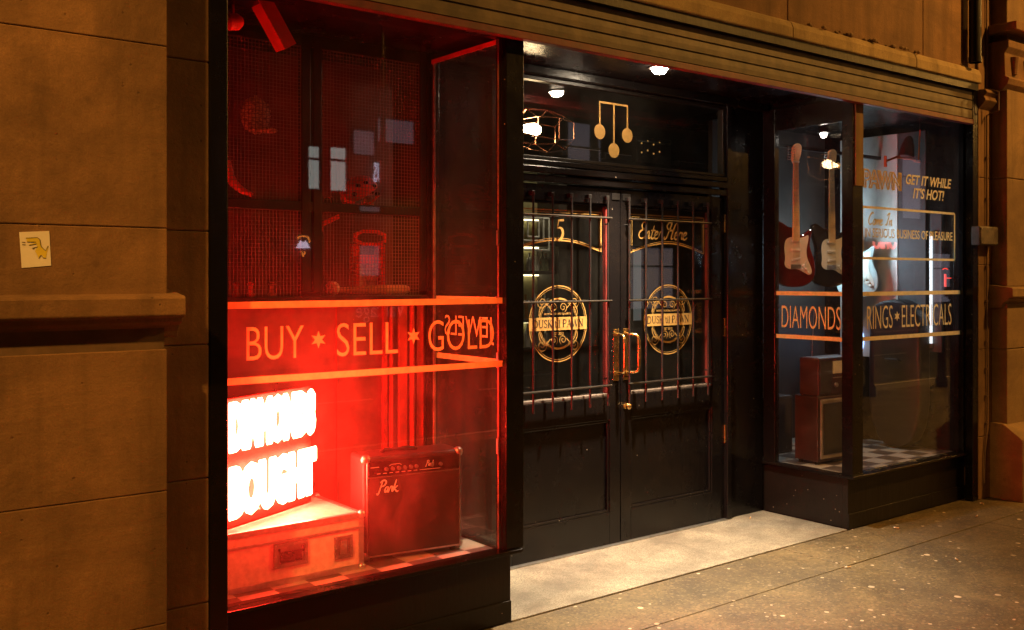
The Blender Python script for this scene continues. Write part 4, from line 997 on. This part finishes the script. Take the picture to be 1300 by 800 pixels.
# ------------------------------------------------------------ right window
OUT = [(-.02, .395), (-.055, .40), (-.10, .43), (-.125, .44), (-.15, .425), (-.155, .38), (-.135, .32), (-.115, .26), (-.12, .20), (-.15, .13), (-.16, .07), (-.135, .01), (-.07, -.02), (.0, -.025), (.08, -.015), (.14, .03), (.155, .10), (.145, .17), (.115, .24), (.11, .29), (.125, .34), (.13, .375), (.115, .385), (.085, .36), (.055, .34), (.035, .345)]
PG = [(-.03, .33), (-.075, .31), (-.085, .25), (-.075, .18), (-.085, .13), (-.05, .10), (.02, .105), (.07, .075), (.11, .06), (.125, .085), (.11, .13), (.085, .18), (.08, .24), (.095, .30), (.10, .345), (.07, .33), (.03, .32)]
HS = [(-.022, .84), (.022, .84), (.03, .865), (.045, .90), (.05, .94), (.05, .965), (.03, .985), (.0, .98), (-.02, .96), (-.028, .90)]
def guitar(name, label, loc, body, neck, board, rz, tilt=0):
    t = thing(name, label, 'guitar', loc, rz, 'electric guitars in the right window')
    t.rotation_euler = (tilt, 0, rz)
    F = lambda u, v, d=0: Vector((u, -d, v))
    o = smoothpts(OUT, 2, True); b = MB(); b.prism(o, F, -.022, .022); b.build('body', body, t, world=False, bevel=.008, seg=3)
    b = MB(); b.prism(smoothpts(PG, 2, True), F, .0225, .0245); pg = b.build('pickguard', M['pickguard'], t, world=False)
    b = MB()
    for z, a in ((.30, 0), (.235, 0), (.17, .12)):
        b.hexa([(-.035, -.031, z-.009-a*.05), (.035, -.031, z-.009+a*.05), (.035, -.0246, z-.009+a*.05), (-.035, -.0246, z-.009-a*.05), (-.035, -.031, z+.009-a*.05), (.035, -.031, z+.009+a*.05), (.035, -.0246, z+.009+a*.05), (-.035, -.0246, z+.009-a*.05)])
    b.split('pickup', M['white'], t, world=False, bevel=.003)
    b = MB(); b.box(-.035, .035, -.034, -.0225, .105, .135); b.tube([(.03, -.03, .11), (.05, -.045, .1), (.075, -.045, .16)], .0025, 6); b.build('bridge', M['steel'], t, world=False, bevel=.002)
    b = MB()
    for x, z in ((.06, .125), (.08, .10), (.095, .075)): b.lathe([(.012, 0), (.009, .012), (.002, .013)], (x, -.0245, z), (0, -1, 0), 14)
    b.split('knob', M['pickguard'], t, world=False, smooth=True)
    b = MB(); b.hexa([(-.026, -.034, .30), (.026, -.034, .30), (.024, -.018, .30), (-.024, -.018, .30), (-.018, -.030, .85), (.018, -.030, .85), (.016, -.015, .85), (-.016, -.015, .85)]); b.build('neck', neck, t, world=False, bevel=.004)
    b = MB(); b.hexa([(-.026, -.038, .30), (.026, -.038, .30), (.026, -.0341, .30), (-.026, -.0341, .30), (-.018, -.034, .845), (.018, -.034, .845), (.018, -.0301, .845), (-.018, -.0301, .845)])
    fb = b.build('fingerboard', board, t, world=False)
    b = MB()
    for i in range(1, 21):
        z = .855-.648*(1-2**(-i/12)); wz = .018+.007*(.85-z)/.55; y = -.034-.004*(.85-z)/.55
        b.box(-wz, wz, y-.0012, y+.0005, z-.001, z+.001)
    b.build('fret', M['steel'], fb, world=False)
    b = MB()
    for i in range(6): x = -.016+i*.0064; b.box(x*1.4-.0005, x*1.4+.0005, -.0415, -.0405, .12, .3); b.hexa([(x*1.2-.0005, -.0415, .30), (x*1.2+.0005, -.0415, .30), (x*1.2+.0005, -.0405, .30), (x*1.2-.0005, -.0405, .30), (x-.0005, -.036, .85), (x+.0005, -.036, .85), (x+.0005, -.035, .85), (x-.0005, -.035, .85)])
    b.build('string', M['steel'], t, world=False)
    b = MB(); b.prism(smoothpts(HS, 2, True), F, .004, .018); b.build('headstock', neck, t, world=False, bevel=.002)
    b = MB()
    for i in range(6):
        x = -.024+.001*i; z = .868+i*.0175
        b.cyl((x, -.012, z), (x-.026, -.012, z+.002), .003, seg=8); b.sphere((x-.028, -.012, z+.002), .007, (.7, .5, 1), 8, 6); b.cyl((x+.012, -.018, z), (x+.012, -.028, z), .004, seg=8)
    b.split('tuner', M['steel'], t, world=False, smooth=True)
    b = MB(); b.box(-.023, .023, -.038, -.015, .846, .856); b.tube([(0, .02, .87), (0, .05, .88)], .004, 8); b.build('nut', M['pickguard'], t, world=False)
    return t
pb_ = at(1008, 362, y=4.25)
guitar('electric_guitar', 'red electric guitar with white pickguard hanging left of the black one', (pb_.x, 4.25, at(1008, 364, y=4.25).z+.02), M['guitar_red'], M['maple'], M['maple'], R(-28))
p2 = at(1053, 356, y=4.28)
guitar('electric_guitar', 'black electric guitar with pale maple neck hanging beside the corner post', (p2.x, 4.28, at(1053, 362, y=4.28).z+.01), M['guitar_black'], M['maple'], M['maple'], R(-22))
p3 = at(1089, 376, y=4.42)
guitar('electric_guitar', 'pale grey green electric guitar behind the corner of the right window', (p3.x, 4.42, p3.z+.01), M['guitar_teal'], M['maple'], M['rosewood'], R(-62))
b = MB(); b.box(5.67, 7.05, 4.335, 4.36, 2.55, 2.575)
tag(b.build('guitar_rail', M['black2']), 'black rail carrying the guitars at the back of the right window', 'rail')

# television and radio
tv = thing('television', 'old walnut cased television standing on the right window floor', 'television', (5.80, 4.03, .342), R(-3))
b = MB(); b.box(0, .46, .012, .21, .02, .47); b.build('case', M['walnut'], tv, world=False, bevel=.008)
b = MB(); b.box(.02, .335, .0, .012, .04, .45); b.build('screen_surround', M['plasticgrey'], tv, world=False, bevel=.006)
b = MB(); b.box(.04, .315, -.008, -.0005, .07, .42); b.build('screen', M['screen'], tv, world=False, bevel=.02, seg=4)
b = MB(); b.box(.345, .445, .004, .012, .04, .45); pn = b.build('control_panel', M['black'], tv, world=False)
b = MB()
for z in (.38, .31): b.lathe([(.025, 0), (.022, .018), (.002, .02)], (.395, .003, z), (0, -1, 0))
b.split('dial', M['steel'], pn, world=False, smooth=True)
b = MB()
for x in (.03, .43):
    for y in (.04, .18): b.cyl((x, y, 0), (x, y, .02), .015, seg=12)
b.split('foot', M['black'], tv, world=False)
rd = thing('radio', 'small wooden radio set stacked on top of the television', 'radio', (5.81, 4.035, .813), R(-3))
b = MB(); b.box(0, .40, .008, .17, 0, .262); b.build('case', M['walnut'], rd, world=False, bevel=.008)
b = MB(); b.box(.012, .13, .0, .0085, .02, .245); b.build('speaker_cloth', M['grille'], rd, world=False)
b = MB(); b.box(.15, .38, .0, .0085, .15, .235); b.build('tuning_dial', M['pickguard'], rd, world=False)
b = MB()
for x in (.18, .265, .35): b.lathe([(.017, 0), (.015, .014), (.001, .015)], (x, .006, .07), (0, -1, 0), 16)
b.box(.15, .38, .003, .0085, .118, .124); b.build('knob', M['steel'], rd, world=False, smooth=True)
b = MB(); b.tube([(.07, .12, .262), (.11, .13, .60)], .002, 6); b.build('aerial', M['steel'], rd, world=False)
sp = thing('speaker_cabinet', 'dark speaker cabinet half hidden behind the television', 'speaker', (5.78, 4.48, .342), 0)
b = MB(); b.box(0, .34, 0, .3, 0, .42); b.build('case', M['tolex'], sp, world=False, bevel=.01)
b = MB(); b.box(.02, .32, -.006, -.0005, .02, .40); b.build('grille', M['grille'], sp, world=False)
# red clamps up high
p = at(1160, 185, y=4.0)
cl = thing('clamp_lamp', 'red clamp lamp fixed high inside the right window', 'clamp lamp', tuple(p))
a, c_ = at(1124, 205, y=4.0), at(1168, 165, y=4.0); e_ = at(1166, 205, y=4.0)
b = MB(); b.tube([a+Vector((0, 0, -.04)), a+Vector((0, 0, .04))], .011, 8); b.tube([a, at(1142, 198, y=4.0)], .008, 8); b.tube([at(1138, 200, y=4.0), at(1156, 202, y=4.0), e_], .007, 8); b.tube([e_, c_], .006, 8); b.tube([e_-Vector((.05, 0, 0)), e_+Vector((.015, 0, 0))], .010, 8)
b.build('jaw', pmat('orange red plastic', (.95, .16, .03), .4), cl, smooth=True)
b = MB(); sh0, sh1 = at(1150, 200, y=4.03), at(1156, 166, y=4.03)
b.lathe([(.055, 0), (.058, .02), (.045, .10), (.03, .15), (.015, .17)], tuple(sh0), tuple(sh1-sh0), seg=20); b.build('lamp_shade', M['oxblood'], cl, smooth=True)
b = MB(); b.tube([c_, (c_.x, c_.y, 2.79)], .004, 6); b.build('stem', M['iron'], cl)
# panels on the side wall of the right bay (plane x = 7.05)
XW = 7.068
ya, yb, yc = at(1141, 300, x=XW).y, at(1176, 300, x=XW).y, at(1198, 300, x=XW).y
b = MB(); b.box(XW-.02, XW, ya, 4.70, 1.0, 2.74); tag(b.build('white_wall_panel', M['white'], bevel=.002), 'tall white wall panel glowing cold behind the lettering of the right window', 'wall panel')
b = MB(); b.box(XW-.012, XW, yb, ya-.003, 1.0, 2.74); tag(b.build('grey_wall_panel', M['greywall'], bevel=.002), 'grey wall panel right of the white one behind the right window', 'wall panel')
b = MB(); b.box(5.67, 7.07, 4.86, 4.90, .342, 2.79); tag(b.build('bay_back_board', M['darkroom']), 'dark board closing the back of the right display window', 'panel')
t0, t1 = at(1182, 300, x=XW-.05), at(1182, 442, x=XW-.05)
ft = thing('tube_light', 'upright cold white fluorescent tube standing in the right window', 'tube light', (t0.x, t0.y, t1.z))
b = MB(); b.tube([(t0.x, t0.y, t1.z+.03), (t0.x, t0.y, t0.z)], .011, 12); b.build('tube', emat('cold tube', (.80, .92, 1.0), 1.5), ft, smooth=True)
b = MB(); b.box(XW-.03, XW, yc, t0.y+.02, t1.z-.03, t0.z+.17); b.build('batten', M['greywall'], ft, bevel=.003)
b = MB(); b.cyl((t0.x, t0.y, t1.z), (t0.x, t0.y, t1.z+.035), .015, seg=12); b.cyl((t0.x, t0.y, t0.z), (t0.x, t0.y, t0.z+.035), .015, seg=12); b.split('cap', M['steel'], ft)
t0, t1 = at(1200, 348, x=XW-.08), at(1200, 364, x=XW-.08)
b = MB(); b.tube([(t0.x, t0.y, t1.z), (t0.x, t0.y, t0.z)], .008, 10); b.tube([(t0.x, t0.y-.02, t0.z+.035), (t0.x, t0.y, t0.z+.042), (t0.x, t0.y+.02, t0.z+.035)], .004, 8)
b.cyl((t0.x, t0.y, t0.z-.03), (XW+.003, t0.y, t0.z-.03), .004, seg=8)
tag(b.build('red_indicator', emat('red indicator', (1, .06, .04), 1.2), smooth=True), 'short glowing red light at the right of the right window', 'light')
# glowing blue-white globe low by the post
q = at(1090, 432, y=4.55)
gl = thing('globe_lamp', 'round blue white lamp glowing low beside the right corner post', 'lamp', (q.x, 4.55, .342))
b = MB(); b.sphere((q.x, 4.55, q.z), .075, (1, 1, 1.7), 24, 14); b.build('globe', emat('blue white globe', (.30, .50, 1.0), 4), gl, smooth=True)
b = MB(); b.cyl((q.x, 4.55, .342), (q.x, 4.55, .37), .09); b.cyl((q.x, 4.55, .37), (q.x, 4.55, q.z-.11), .015); b.build('stand', M['black'], gl, smooth=True)
L = bpy.data.lights.new('added_panel_light', 'POINT'); L.energy = 18; L.color = (.60, .84, 1.0); L.shadow_soft_size = .08  # added light away from the globe, hidden behind the post, brightens the white panel
o = bpy.data.objects.new('added_panel_light', L); C.objects.link(o); o.parent = gl; o.location = (6.65-q.x, -.10, 1.80-.342)
# black rounded case against the side wall
q0, q1 = at(1104, 388, x=6.88), at(1170, 388, x=6.88)
cs = thing('padded_case', 'tall black padded case with rounded top leaning in the right window', 'case', (6.9, (q0.y+q1.y)/2, .342))
F = lambda u, v, d=0: Vector((6.86+d, u, v)); wy = q0.y-q1.y
b = MB(); b.prism(smoothpts([(q1.y, .345), (q1.y, 1.25), (q1.y+wy*.1, 1.40), (q1.y+wy*.35, 1.46), (q0.y-wy*.35, 1.46), (q0.y-wy*.1, 1.42), (q0.y, 1.30), (q0.y, .345)], 2, True), F, 0, .15); b.build('body', M['leatherblack'], cs, bevel=.02, seg=3)
b = MB(); b.tube([(6.855, (q0.y+q1.y)/2-.06, 1.0), (6.83, (q0.y+q1.y)/2-.05, 1.01), (6.83, (q0.y+q1.y)/2+.05, 1.01), (6.855, (q0.y+q1.y)/2+.06, 1.0)], .008, 8); b.build('handle', M['leatherblack'], cs)

# ------------------------------------------------------------ ceiling lamps
def downlight(loc, energy, label, group=None, col=(1, .93, .82), cone=95, em=60, r=.035, blend=.7):
    t = thing('downlight', label, 'downlight', loc)
    b = MB(); b.lathe([(r+.012, 0), (r+.014, -.004), (r+.002, -.008), (r, -.003)], loc, (0, 0, 1)); b.build('bezel', M['steel'], t, smooth=True)
    b = MB(); b.lathe([(r*.9, -.002), (r*.88, -.018), (r*.6, -.034), (.002, -.040)], loc, (0, 0, 1)); b.build('bulb', emat('downlight bulb', col, em), t, smooth=True)
    L = bpy.data.lights.new('downlight_beam', 'SPOT'); L.energy = energy; L.color = col; L.spot_size = R(cone); L.spot_blend = blend; L.shadow_soft_size = .03
    o = bpy.data.objects.new('downlight_beam', L); C.objects.link(o); o.parent = t; o.location = (0, 0, -.05)
    return t
downlight((4.12, 3.92, 2.824), 1350, 'bright recessed downlight in the black ceiling above the shop doors', em=420, r=.048, cone=80, blend=1, col=(1, .80, .56))
b = MB(); b.cyl((5.95, 4.10, 2.652), (5.95, 4.10, 2.79), .008); b.lathe([(.03, 0), (.036, .02), (.03, .06), (.01, .07)], (5.95, 4.10, 2.641)); _c = b
downlight((5.95, 4.10, 2.640), 24, 'small ceiling spotlight above the guitars in the right window', em=25, cone=60, r=.026)
_c.build('lamp_body', M['black'], bpy.data.objects['downlight.001'], smooth=True)

# cage lamp behind the transom
c0 = at(672, 164, y=4.95)
cg = thing('cage_lamp', 'lit bulb in a copper wire cage behind the glass above the doors', 'lamp', tuple(c0))
def hexr(x, r, n=6): return [(c0.x+x, c0.y+r*math.cos(i*math.pi*2/n+.5), c0.z+r*math.sin(i*math.pi*2/n+.5)) for i in range(n)]
b = MB(); rings = [(-.16, .07), (-.02, .13), (.15, .14), (.30, .11)]
for x, r in rings: b.tube(hexr(x, r), .0048, 6, closed=True)
for i in range(6): b.tube([hexr(x, r)[i] for x, r in rings], .0048, 6)
b.build('cage', M['copper'], cg)
b = MB(); b.lathe([(.012, -.10), (.02, -.08), (.022, -.05), (.036, .0), (.042, .04), (.03, .075), (.003, .09)], (c0.x, c0.y, c0.z), (1, 0, 0)); b.build('bulb', emat('filament bulb', (1, .72, .38), 45), cg, smooth=True)
b = MB(); b.cyl((c0.x-.22, c0.y, c0.z), (c0.x-.10, c0.y, c0.z), .03); b.tube([(c0.x-.2, c0.y, c0.z), (c0.x-.2, c0.y, 3.3)], .006, 8); b.build('holder', M['brass'], cg, smooth=True)
# equipment on a shelf behind the transom
p0, p1 = at(712, 205, y=5.4), at(900, 218, y=5.4)
b = MB(); b.box(p0.x, p1.x, 5.3, 5.7, 2.47, 2.50); tag(b.build('high_shelf', M['black2']), 'black high shelf behind the glass above the doors', 'shelf')
for i, (xa, xb_, h_) in enumerate(((712, 760, .07), (766, 800, .055), (806, 850, .20), (860, 893, .05))):
    A_, B_ = at(xa, 200, y=5.35), at(xb_, 200, y=5.35)
    t = thing('equipment_case', ['low black case at the left end of the high shelf', 'small black case below the three gold balls on the high shelf', 'tall black case with amber dots on the high shelf', 'flat black case at the right end of the high shelf'][i], 'case', (A_.x, 5.35, 2.50), 0, 'cases on the high shelf')
    b = MB(); b.box(A_.x, B_.x, 5.33, 5.6, 2.501, 2.501+h_); b.build('case', M['tolex'], t, bevel=.006)
    b = MB(); b.box(A_.x+.01, B_.x-.01, 5.324, 5.3295, 2.501+h_*.8, 2.501+h_*.85); b.build('edge_strip', M['alu'], t)
    if i == 2:
        b = MB()
        for k in range(4):
            for j in range(2): b.sphere((A_.x+.05+k*.065, 5.327, 2.58+j*.07+.02*(k % 2)), .007, (1, .6, 1), 8, 6)
        b.split('amber_light', emat('amber dot', (1, .55, .15), .45), t)

# ------------------------------------------------------------ back bar seen through the doors
YB = 8.2
x0_, x1_ = at(655, 300, y=YB).x-.6, at(708, 300, y=YB).x
bb = thing('back_bar', 'dark wooden back bar with lit shelves behind the left door', 'bar shelving', ((x0_+x1_)/2, YB, 0))
zb = [at(690, v, y=YB).z for v in (440, 405, 344, 308, 272)]
b = MB(); b.box(x0_, x1_, YB+.35, YB+.38, 0, 3.0); b.build('back_panel', pmat('lit olive back panel', (.30, .27, .13), .6), bb)
b = MB()
for z in zb: b.box(x0_, x1_, YB, YB+.35, z-.035, z)
b.box(x1_, x1_+.12, YB-.02, YB+.38, 0, 3.0); b.box(x0_, x1_, YB-.02, YB+.35, 0, zb[0]-.3); b.build('shelf', M['darkroom'], bb, bevel=.003)
b = MB()
for z in zb[1:]: b.box(x0_+.02, x1_-.02, YB+.30, YB+.33, z-.055, z-.04)
b.split('strip_light', emat('shelf strip', (1, .88, .50), 5), bb)
b = MB()
for (ua, ub, va, vb_) in ((664, 690, 276, 306), (664, 697, 276, 318), (670, 684, 281, 301)):
    A_, B_ = at(ua, va, y=YB-.1), at(ub, vb_, y=YB-.1)
    pts = [(A_.x, A_.z), (B_.x, A_.z), (B_.x, B_.z), (A_.x, B_.z)]
    for i in range(4):
        (xa, za), (xb_, zc) = pts[i], pts[(i+1) % 4]
        b.tube([(xa, YB-.1, za), (xb_, YB-.1, zc)], .010, 6)
b.split('pale_frame', M['white'], bb)
bi = 0
bots = []
for z, n_, big in ((zb[1], 11, 1), (zb[2], 9, .8), (zb[0], 10, .9)):
    for i in range(n_):
        x = x0_+.58+(x1_-x0_-.62)*i/(n_-1) if n_ > 1 else x0_
        x += random.uniform(-.008, .008)
        h_ = random.uniform(.22, .30)*big; r_ = random.uniform(.026, .034)
        b = MB(); b.lathe([(r_, 0), (r_, h_*.6), (r_*.8, h_*.68), (.011, h_*.76), (.011, h_*.95), (.014, h_*.95), (.013, h_)], (x, YB+.12+random.uniform(-.03, .05), z), seg=14)
        o = b.build('bottle', random.choice([M['bottle'], M['amber'], M['white'], M['steel']]), smooth=True)
        tag(o, {1: 'spirit bottle crowded on the middle lit shelf of the back bar', .8: 'spirit bottle on the upper lit shelf of the back bar', .9: 'spirit bottle on the lowest shelf of the back bar'}[big], 'bottle', 'bottles on the back bar')
L = bpy.data.lights.new('bar_glow', 'AREA'); L.energy = 7; L.color = (1, .88, .6); L.size = .5
o = bpy.data.objects.new('bar_glow', L); C.objects.link(o); o.parent = bb; o.location = ((x1_-x0_)/2-.25, -.5, 2.9); 
# fridge-like pale column behind right door
q0, q1 = at(803, 340, y=7.0), at(816, 340, y=7.0)
fg = thing('drinks_fridge', 'narrow pale drinks fridge seen through the right door', 'fridge', (q0.x, 7.0, 0))
b = MB(); b.box(q0.x, q1.x, 7.0, 7.4, .3, 1.95); b.build('body', M['greywall'], fg, bevel=.01)
b = MB(); b.box(q0.x+.01, q1.x-.03, 6.992, 6.999, 1.2, 1.9); b.build('glass_front', emat('fridge front', (.55, .62, .6), .12), fg)
b = MB(); b.tube([(q1.x-.015, 6.97, 1.2), (q1.x-.015, 6.97, 1.7)], .012, 8); b.build('handle', M['steel'], fg)

# ------------------------------------------------------------ street lamps and the far side (seen as reflections)
def street_lamp(x, y, h, label, energy, aim, cone=150, blend=.6):
    t = thing('street_lamp', label, 'street lamp', (x, y, 0), 0, 'street lamps')
    s_ = 1 if y < 0 else -1
    b = MB(); b.lathe([(.11, 0), (.11, .8), (.08, .9), (.06, h*.6), (.045, h)], (x, y, 0)); b.tube([(x, y, h), (x, y+.2*s_, h+.3), (x, y+.9*s_, h+.42)], .03, 10); b.build('post', M['black2'], t, smooth=True)
    hx, hy, hz = x, y+1.15*s_, h+.42
    b = MB(); b.sphere((hx, hy, hz+.03), 1, (.14, .34, .09)); b.build('lantern', M['steel'], t, smooth=True)
    b = MB(); b.sphere((hx, hy, hz-.035), 1, (.11, .26, .05)); b.build('bowl', emat('sodium bowl', LAMP_COL, 12), t, smooth=True)
    L = bpy.data.lights.new('sodium_light', 'SPOT'); L.energy = energy; L.color = LAMP_COL; L.spot_size = R(cone); L.spot_blend = blend; L.shadow_soft_size = .12
    o = bpy.data.objects.new('sodium_light', L); C.objects.link(o); o.parent = t; o.location = (0, 1.15*s_, h+.42-.12)
    d = Vector(aim)-Vector((hx, hy, hz)); o.rotation_euler = d.to_track_quat('-Z', 'Y').to_euler()
street_lamp(8.8, -2.2+1.4, 5.6, 'tall street lamp on the near kerb right of the shop', 1250, (8.0, 3.0, 0))
street_lamp(17.5, -.8, 5.6, 'tall street lamp further along the near kerb', 2000, (16, 2, 0))
street_lamp(-3.5, -.8, 5.6, 'tall street lamp on the near kerb left of the shop', 2900, (0.35, 3.5, 2.3), 56, 1)
street_lamp(26, -9.6, 6.5, 'tall street lamp on the far pavement down the street', 1500, (22, -8, 0))
street_lamp(10, -9.6, 6.5, 'tall street lamp on the far pavement opposite the shop', 900, (10, -9, 0))

def mir(px, py, yreal): # point whose reflection in the shop glass is at this pixel
    p = at(px, py, y=2*YF-yreal); return Vector((p.x, yreal, p.z))
ob = thing('opposite_building', 'long stone building across the road with some lit windows', 'building', (20, -14.2, 0))
b = MB(); b.box(-12, 75, -16, -14.2, 0, 14); b.build('wall', M['facade'], ob)
b = MB(); b.box(-12, 75, -14.2, -14.0, 3.0, 3.25); b.box(-12, 75, -14.2, -13.9, 7.2, 7.5); b.build('cornice', M['facade'], ob)
def owin(xa, xb_, za, zc, mat, bars=True):
    m = MB(); m.box(xa-.08, xb_+.08, -14.2, -14.12, za-.08, za); m.box(xa-.08, xb_+.08, -14.2, -14.12, zc, zc+.08); m.box(xa-.08, xa, -14.2, -14.12, za, zc); m.box(xb_, xb_+.08, -14.2, -14.12, za, zc)
    if bars: m.box(xa, xb_, -14.2, -14.15, za+(zc-za)*.68, za+(zc-za)*.68+.06)
    w_ = m.build('window', M['black2'], ob)
    m = MB(); m.box(xa, xb_, -14.197, -14.18, za, zc); m.build('pane', mat, w_)
for (ua, ub, va, vb_) in ((390, 404, 186, 240), (418, 438, 187, 243)):
    A_, B_ = mir(ua, va, -14.2), mir(ub, vb_, -14.2); owin(A_.x, B_.x, B_.z, A_.z, M['winlit'])
for (ua, ub, va, vb_, mt) in ((447, 474, 165, 198, 'winwarm'), (478, 524, 150, 184, 'winwarm'), (455, 482, 262, 278, 'winwarm'), (455, 482, 312, 350, 'winwarm')):
    A_, B_ = mir(ua, va, -14.2), mir(ub, vb_, -14.2); owin(A_.x, B_.x, B_.z, A_.z, M[mt], False)
for i in range(24): owin(-8+i*3.3, -6.8+i*3.3, 8.2, 10.4, M['windark'])
for i in range(16): owin(20+i*3.3, 21.4+i*3.3, 4.0, 6.4, M['windark'] if i % 5 else M['winwarm'])
for i in range(12): owin(22+i*4.2, 24.8+i*4.2, .6, 2.6, M['windark'] if i % 4 else M['winwarm'])
# illuminated street signs opposite
FO = lambda u, v, d=0: Vector((-u, -14.05+d, v))      # reads correctly when facing +y (u grows to -x)
def osign(txt, ua, ub, va, vb_, mat, name, label, cat, **k):
    A_, B_ = mir(ua, va, -14.05), mir(ub, vb_, -14.05); m = MB()
    put_text(m, txt, FO, -B_.x, -A_.x, B_.z, A_.z, **k); return tag(m.build(name, mat), label, cat)
osign('US', 474, 486, 206, 232, emat('led letters', (.7, .75, 1), 5), 'letter_sign', 'blue white illuminated US letters on the opposite building', 'sign', outline=.03)
osign('Vantage', 452, 514, 384, 408, emat('pale sign letters', (.9, .8, .7), .35), 'letter_sign', 'dim pale Vantage lettering low on the opposite building', 'sign')
osign('OHIO', 1108, 1138, 299, 317, emat('pink neon letters', (1, .18, .15), 6), 'letter_sign', 'pink neon letters far along the opposite building', 'sign', outline=.04)
A_, B_ = mir(376, 301, -14.0), mir(394, 326, -14.0); w_ = B_.x-A_.x; cx_ = (A_.x+B_.x)/2
pz = thing('slice_sign', 'small neon slice shaped sign on the opposite building', 'sign', (cx_, -14.0, B_.z))
b = MB(); b.tube([(cx_-w_*.45, -14, A_.z-.03), (cx_-w_*.1, -14, A_.z+.03), (cx_+w_*.35, -14, A_.z), (cx_+w_*.45, -14, A_.z-.12)], .018, 6); b.tube([(cx_-w_*.12, -14, B_.z+.12), (cx_, -14, B_.z), (cx_+w_*.12, -14, B_.z+.12)], .018, 6); b.build('orange_tube', emat('orange neon', (1, .35, .05), 6), pz)
b = MB(); b.prism([(cx_-w_*.5, (A_.z+B_.z)/2-.03), (cx_+w_*.5, (A_.z+B_.z)/2-.03), (cx_+w_*.2, A_.z-.08), (cx_, A_.z-.12), (cx_-w_*.2, A_.z-.08)], lambda u, v, d=0: Vector((u, -14.0-d, v)), 0, .03); b.build('white_tube', emat('white neon', (.8, .75, 1), 6), pz)
# cold strip light opposite the recess (mirrored in the return glass)
bl_ = [(at(1103+0, 0, y=1).x, 0)]
# bollards along the far kerb
for i in range(4):
    x = 12.2+i*1.9
    t = thing('bollard', 'black cast iron bollard in the row along the near kerb', 'bollard', (x, -.3, 0), 0, 'bollards on the near kerb')
    b = MB(); b.lathe([(.09, 0), (.09, .12), (.06, .16), (.055, .8), (.075, .83), (.06, .9), (.02, .98)], (x, -.3, 0), seg=14); b.build('post', M['black2'], t, smooth=True)
for i in range(16):
    x = 9+i*2.1
    t = thing('bollard', 'black cast iron bollard in the row along the far kerb', 'bollard', (x, -9.6, 0), 0, 'bollards on the far kerb')
    b = MB(); b.lathe([(.09, 0), (.09, .12), (.06, .16), (.055, .8), (.075, .83), (.06, .9), (.02, .98)], (x, -9.6, 0), seg=14); b.build('post', M['black2'], t, smooth=True)
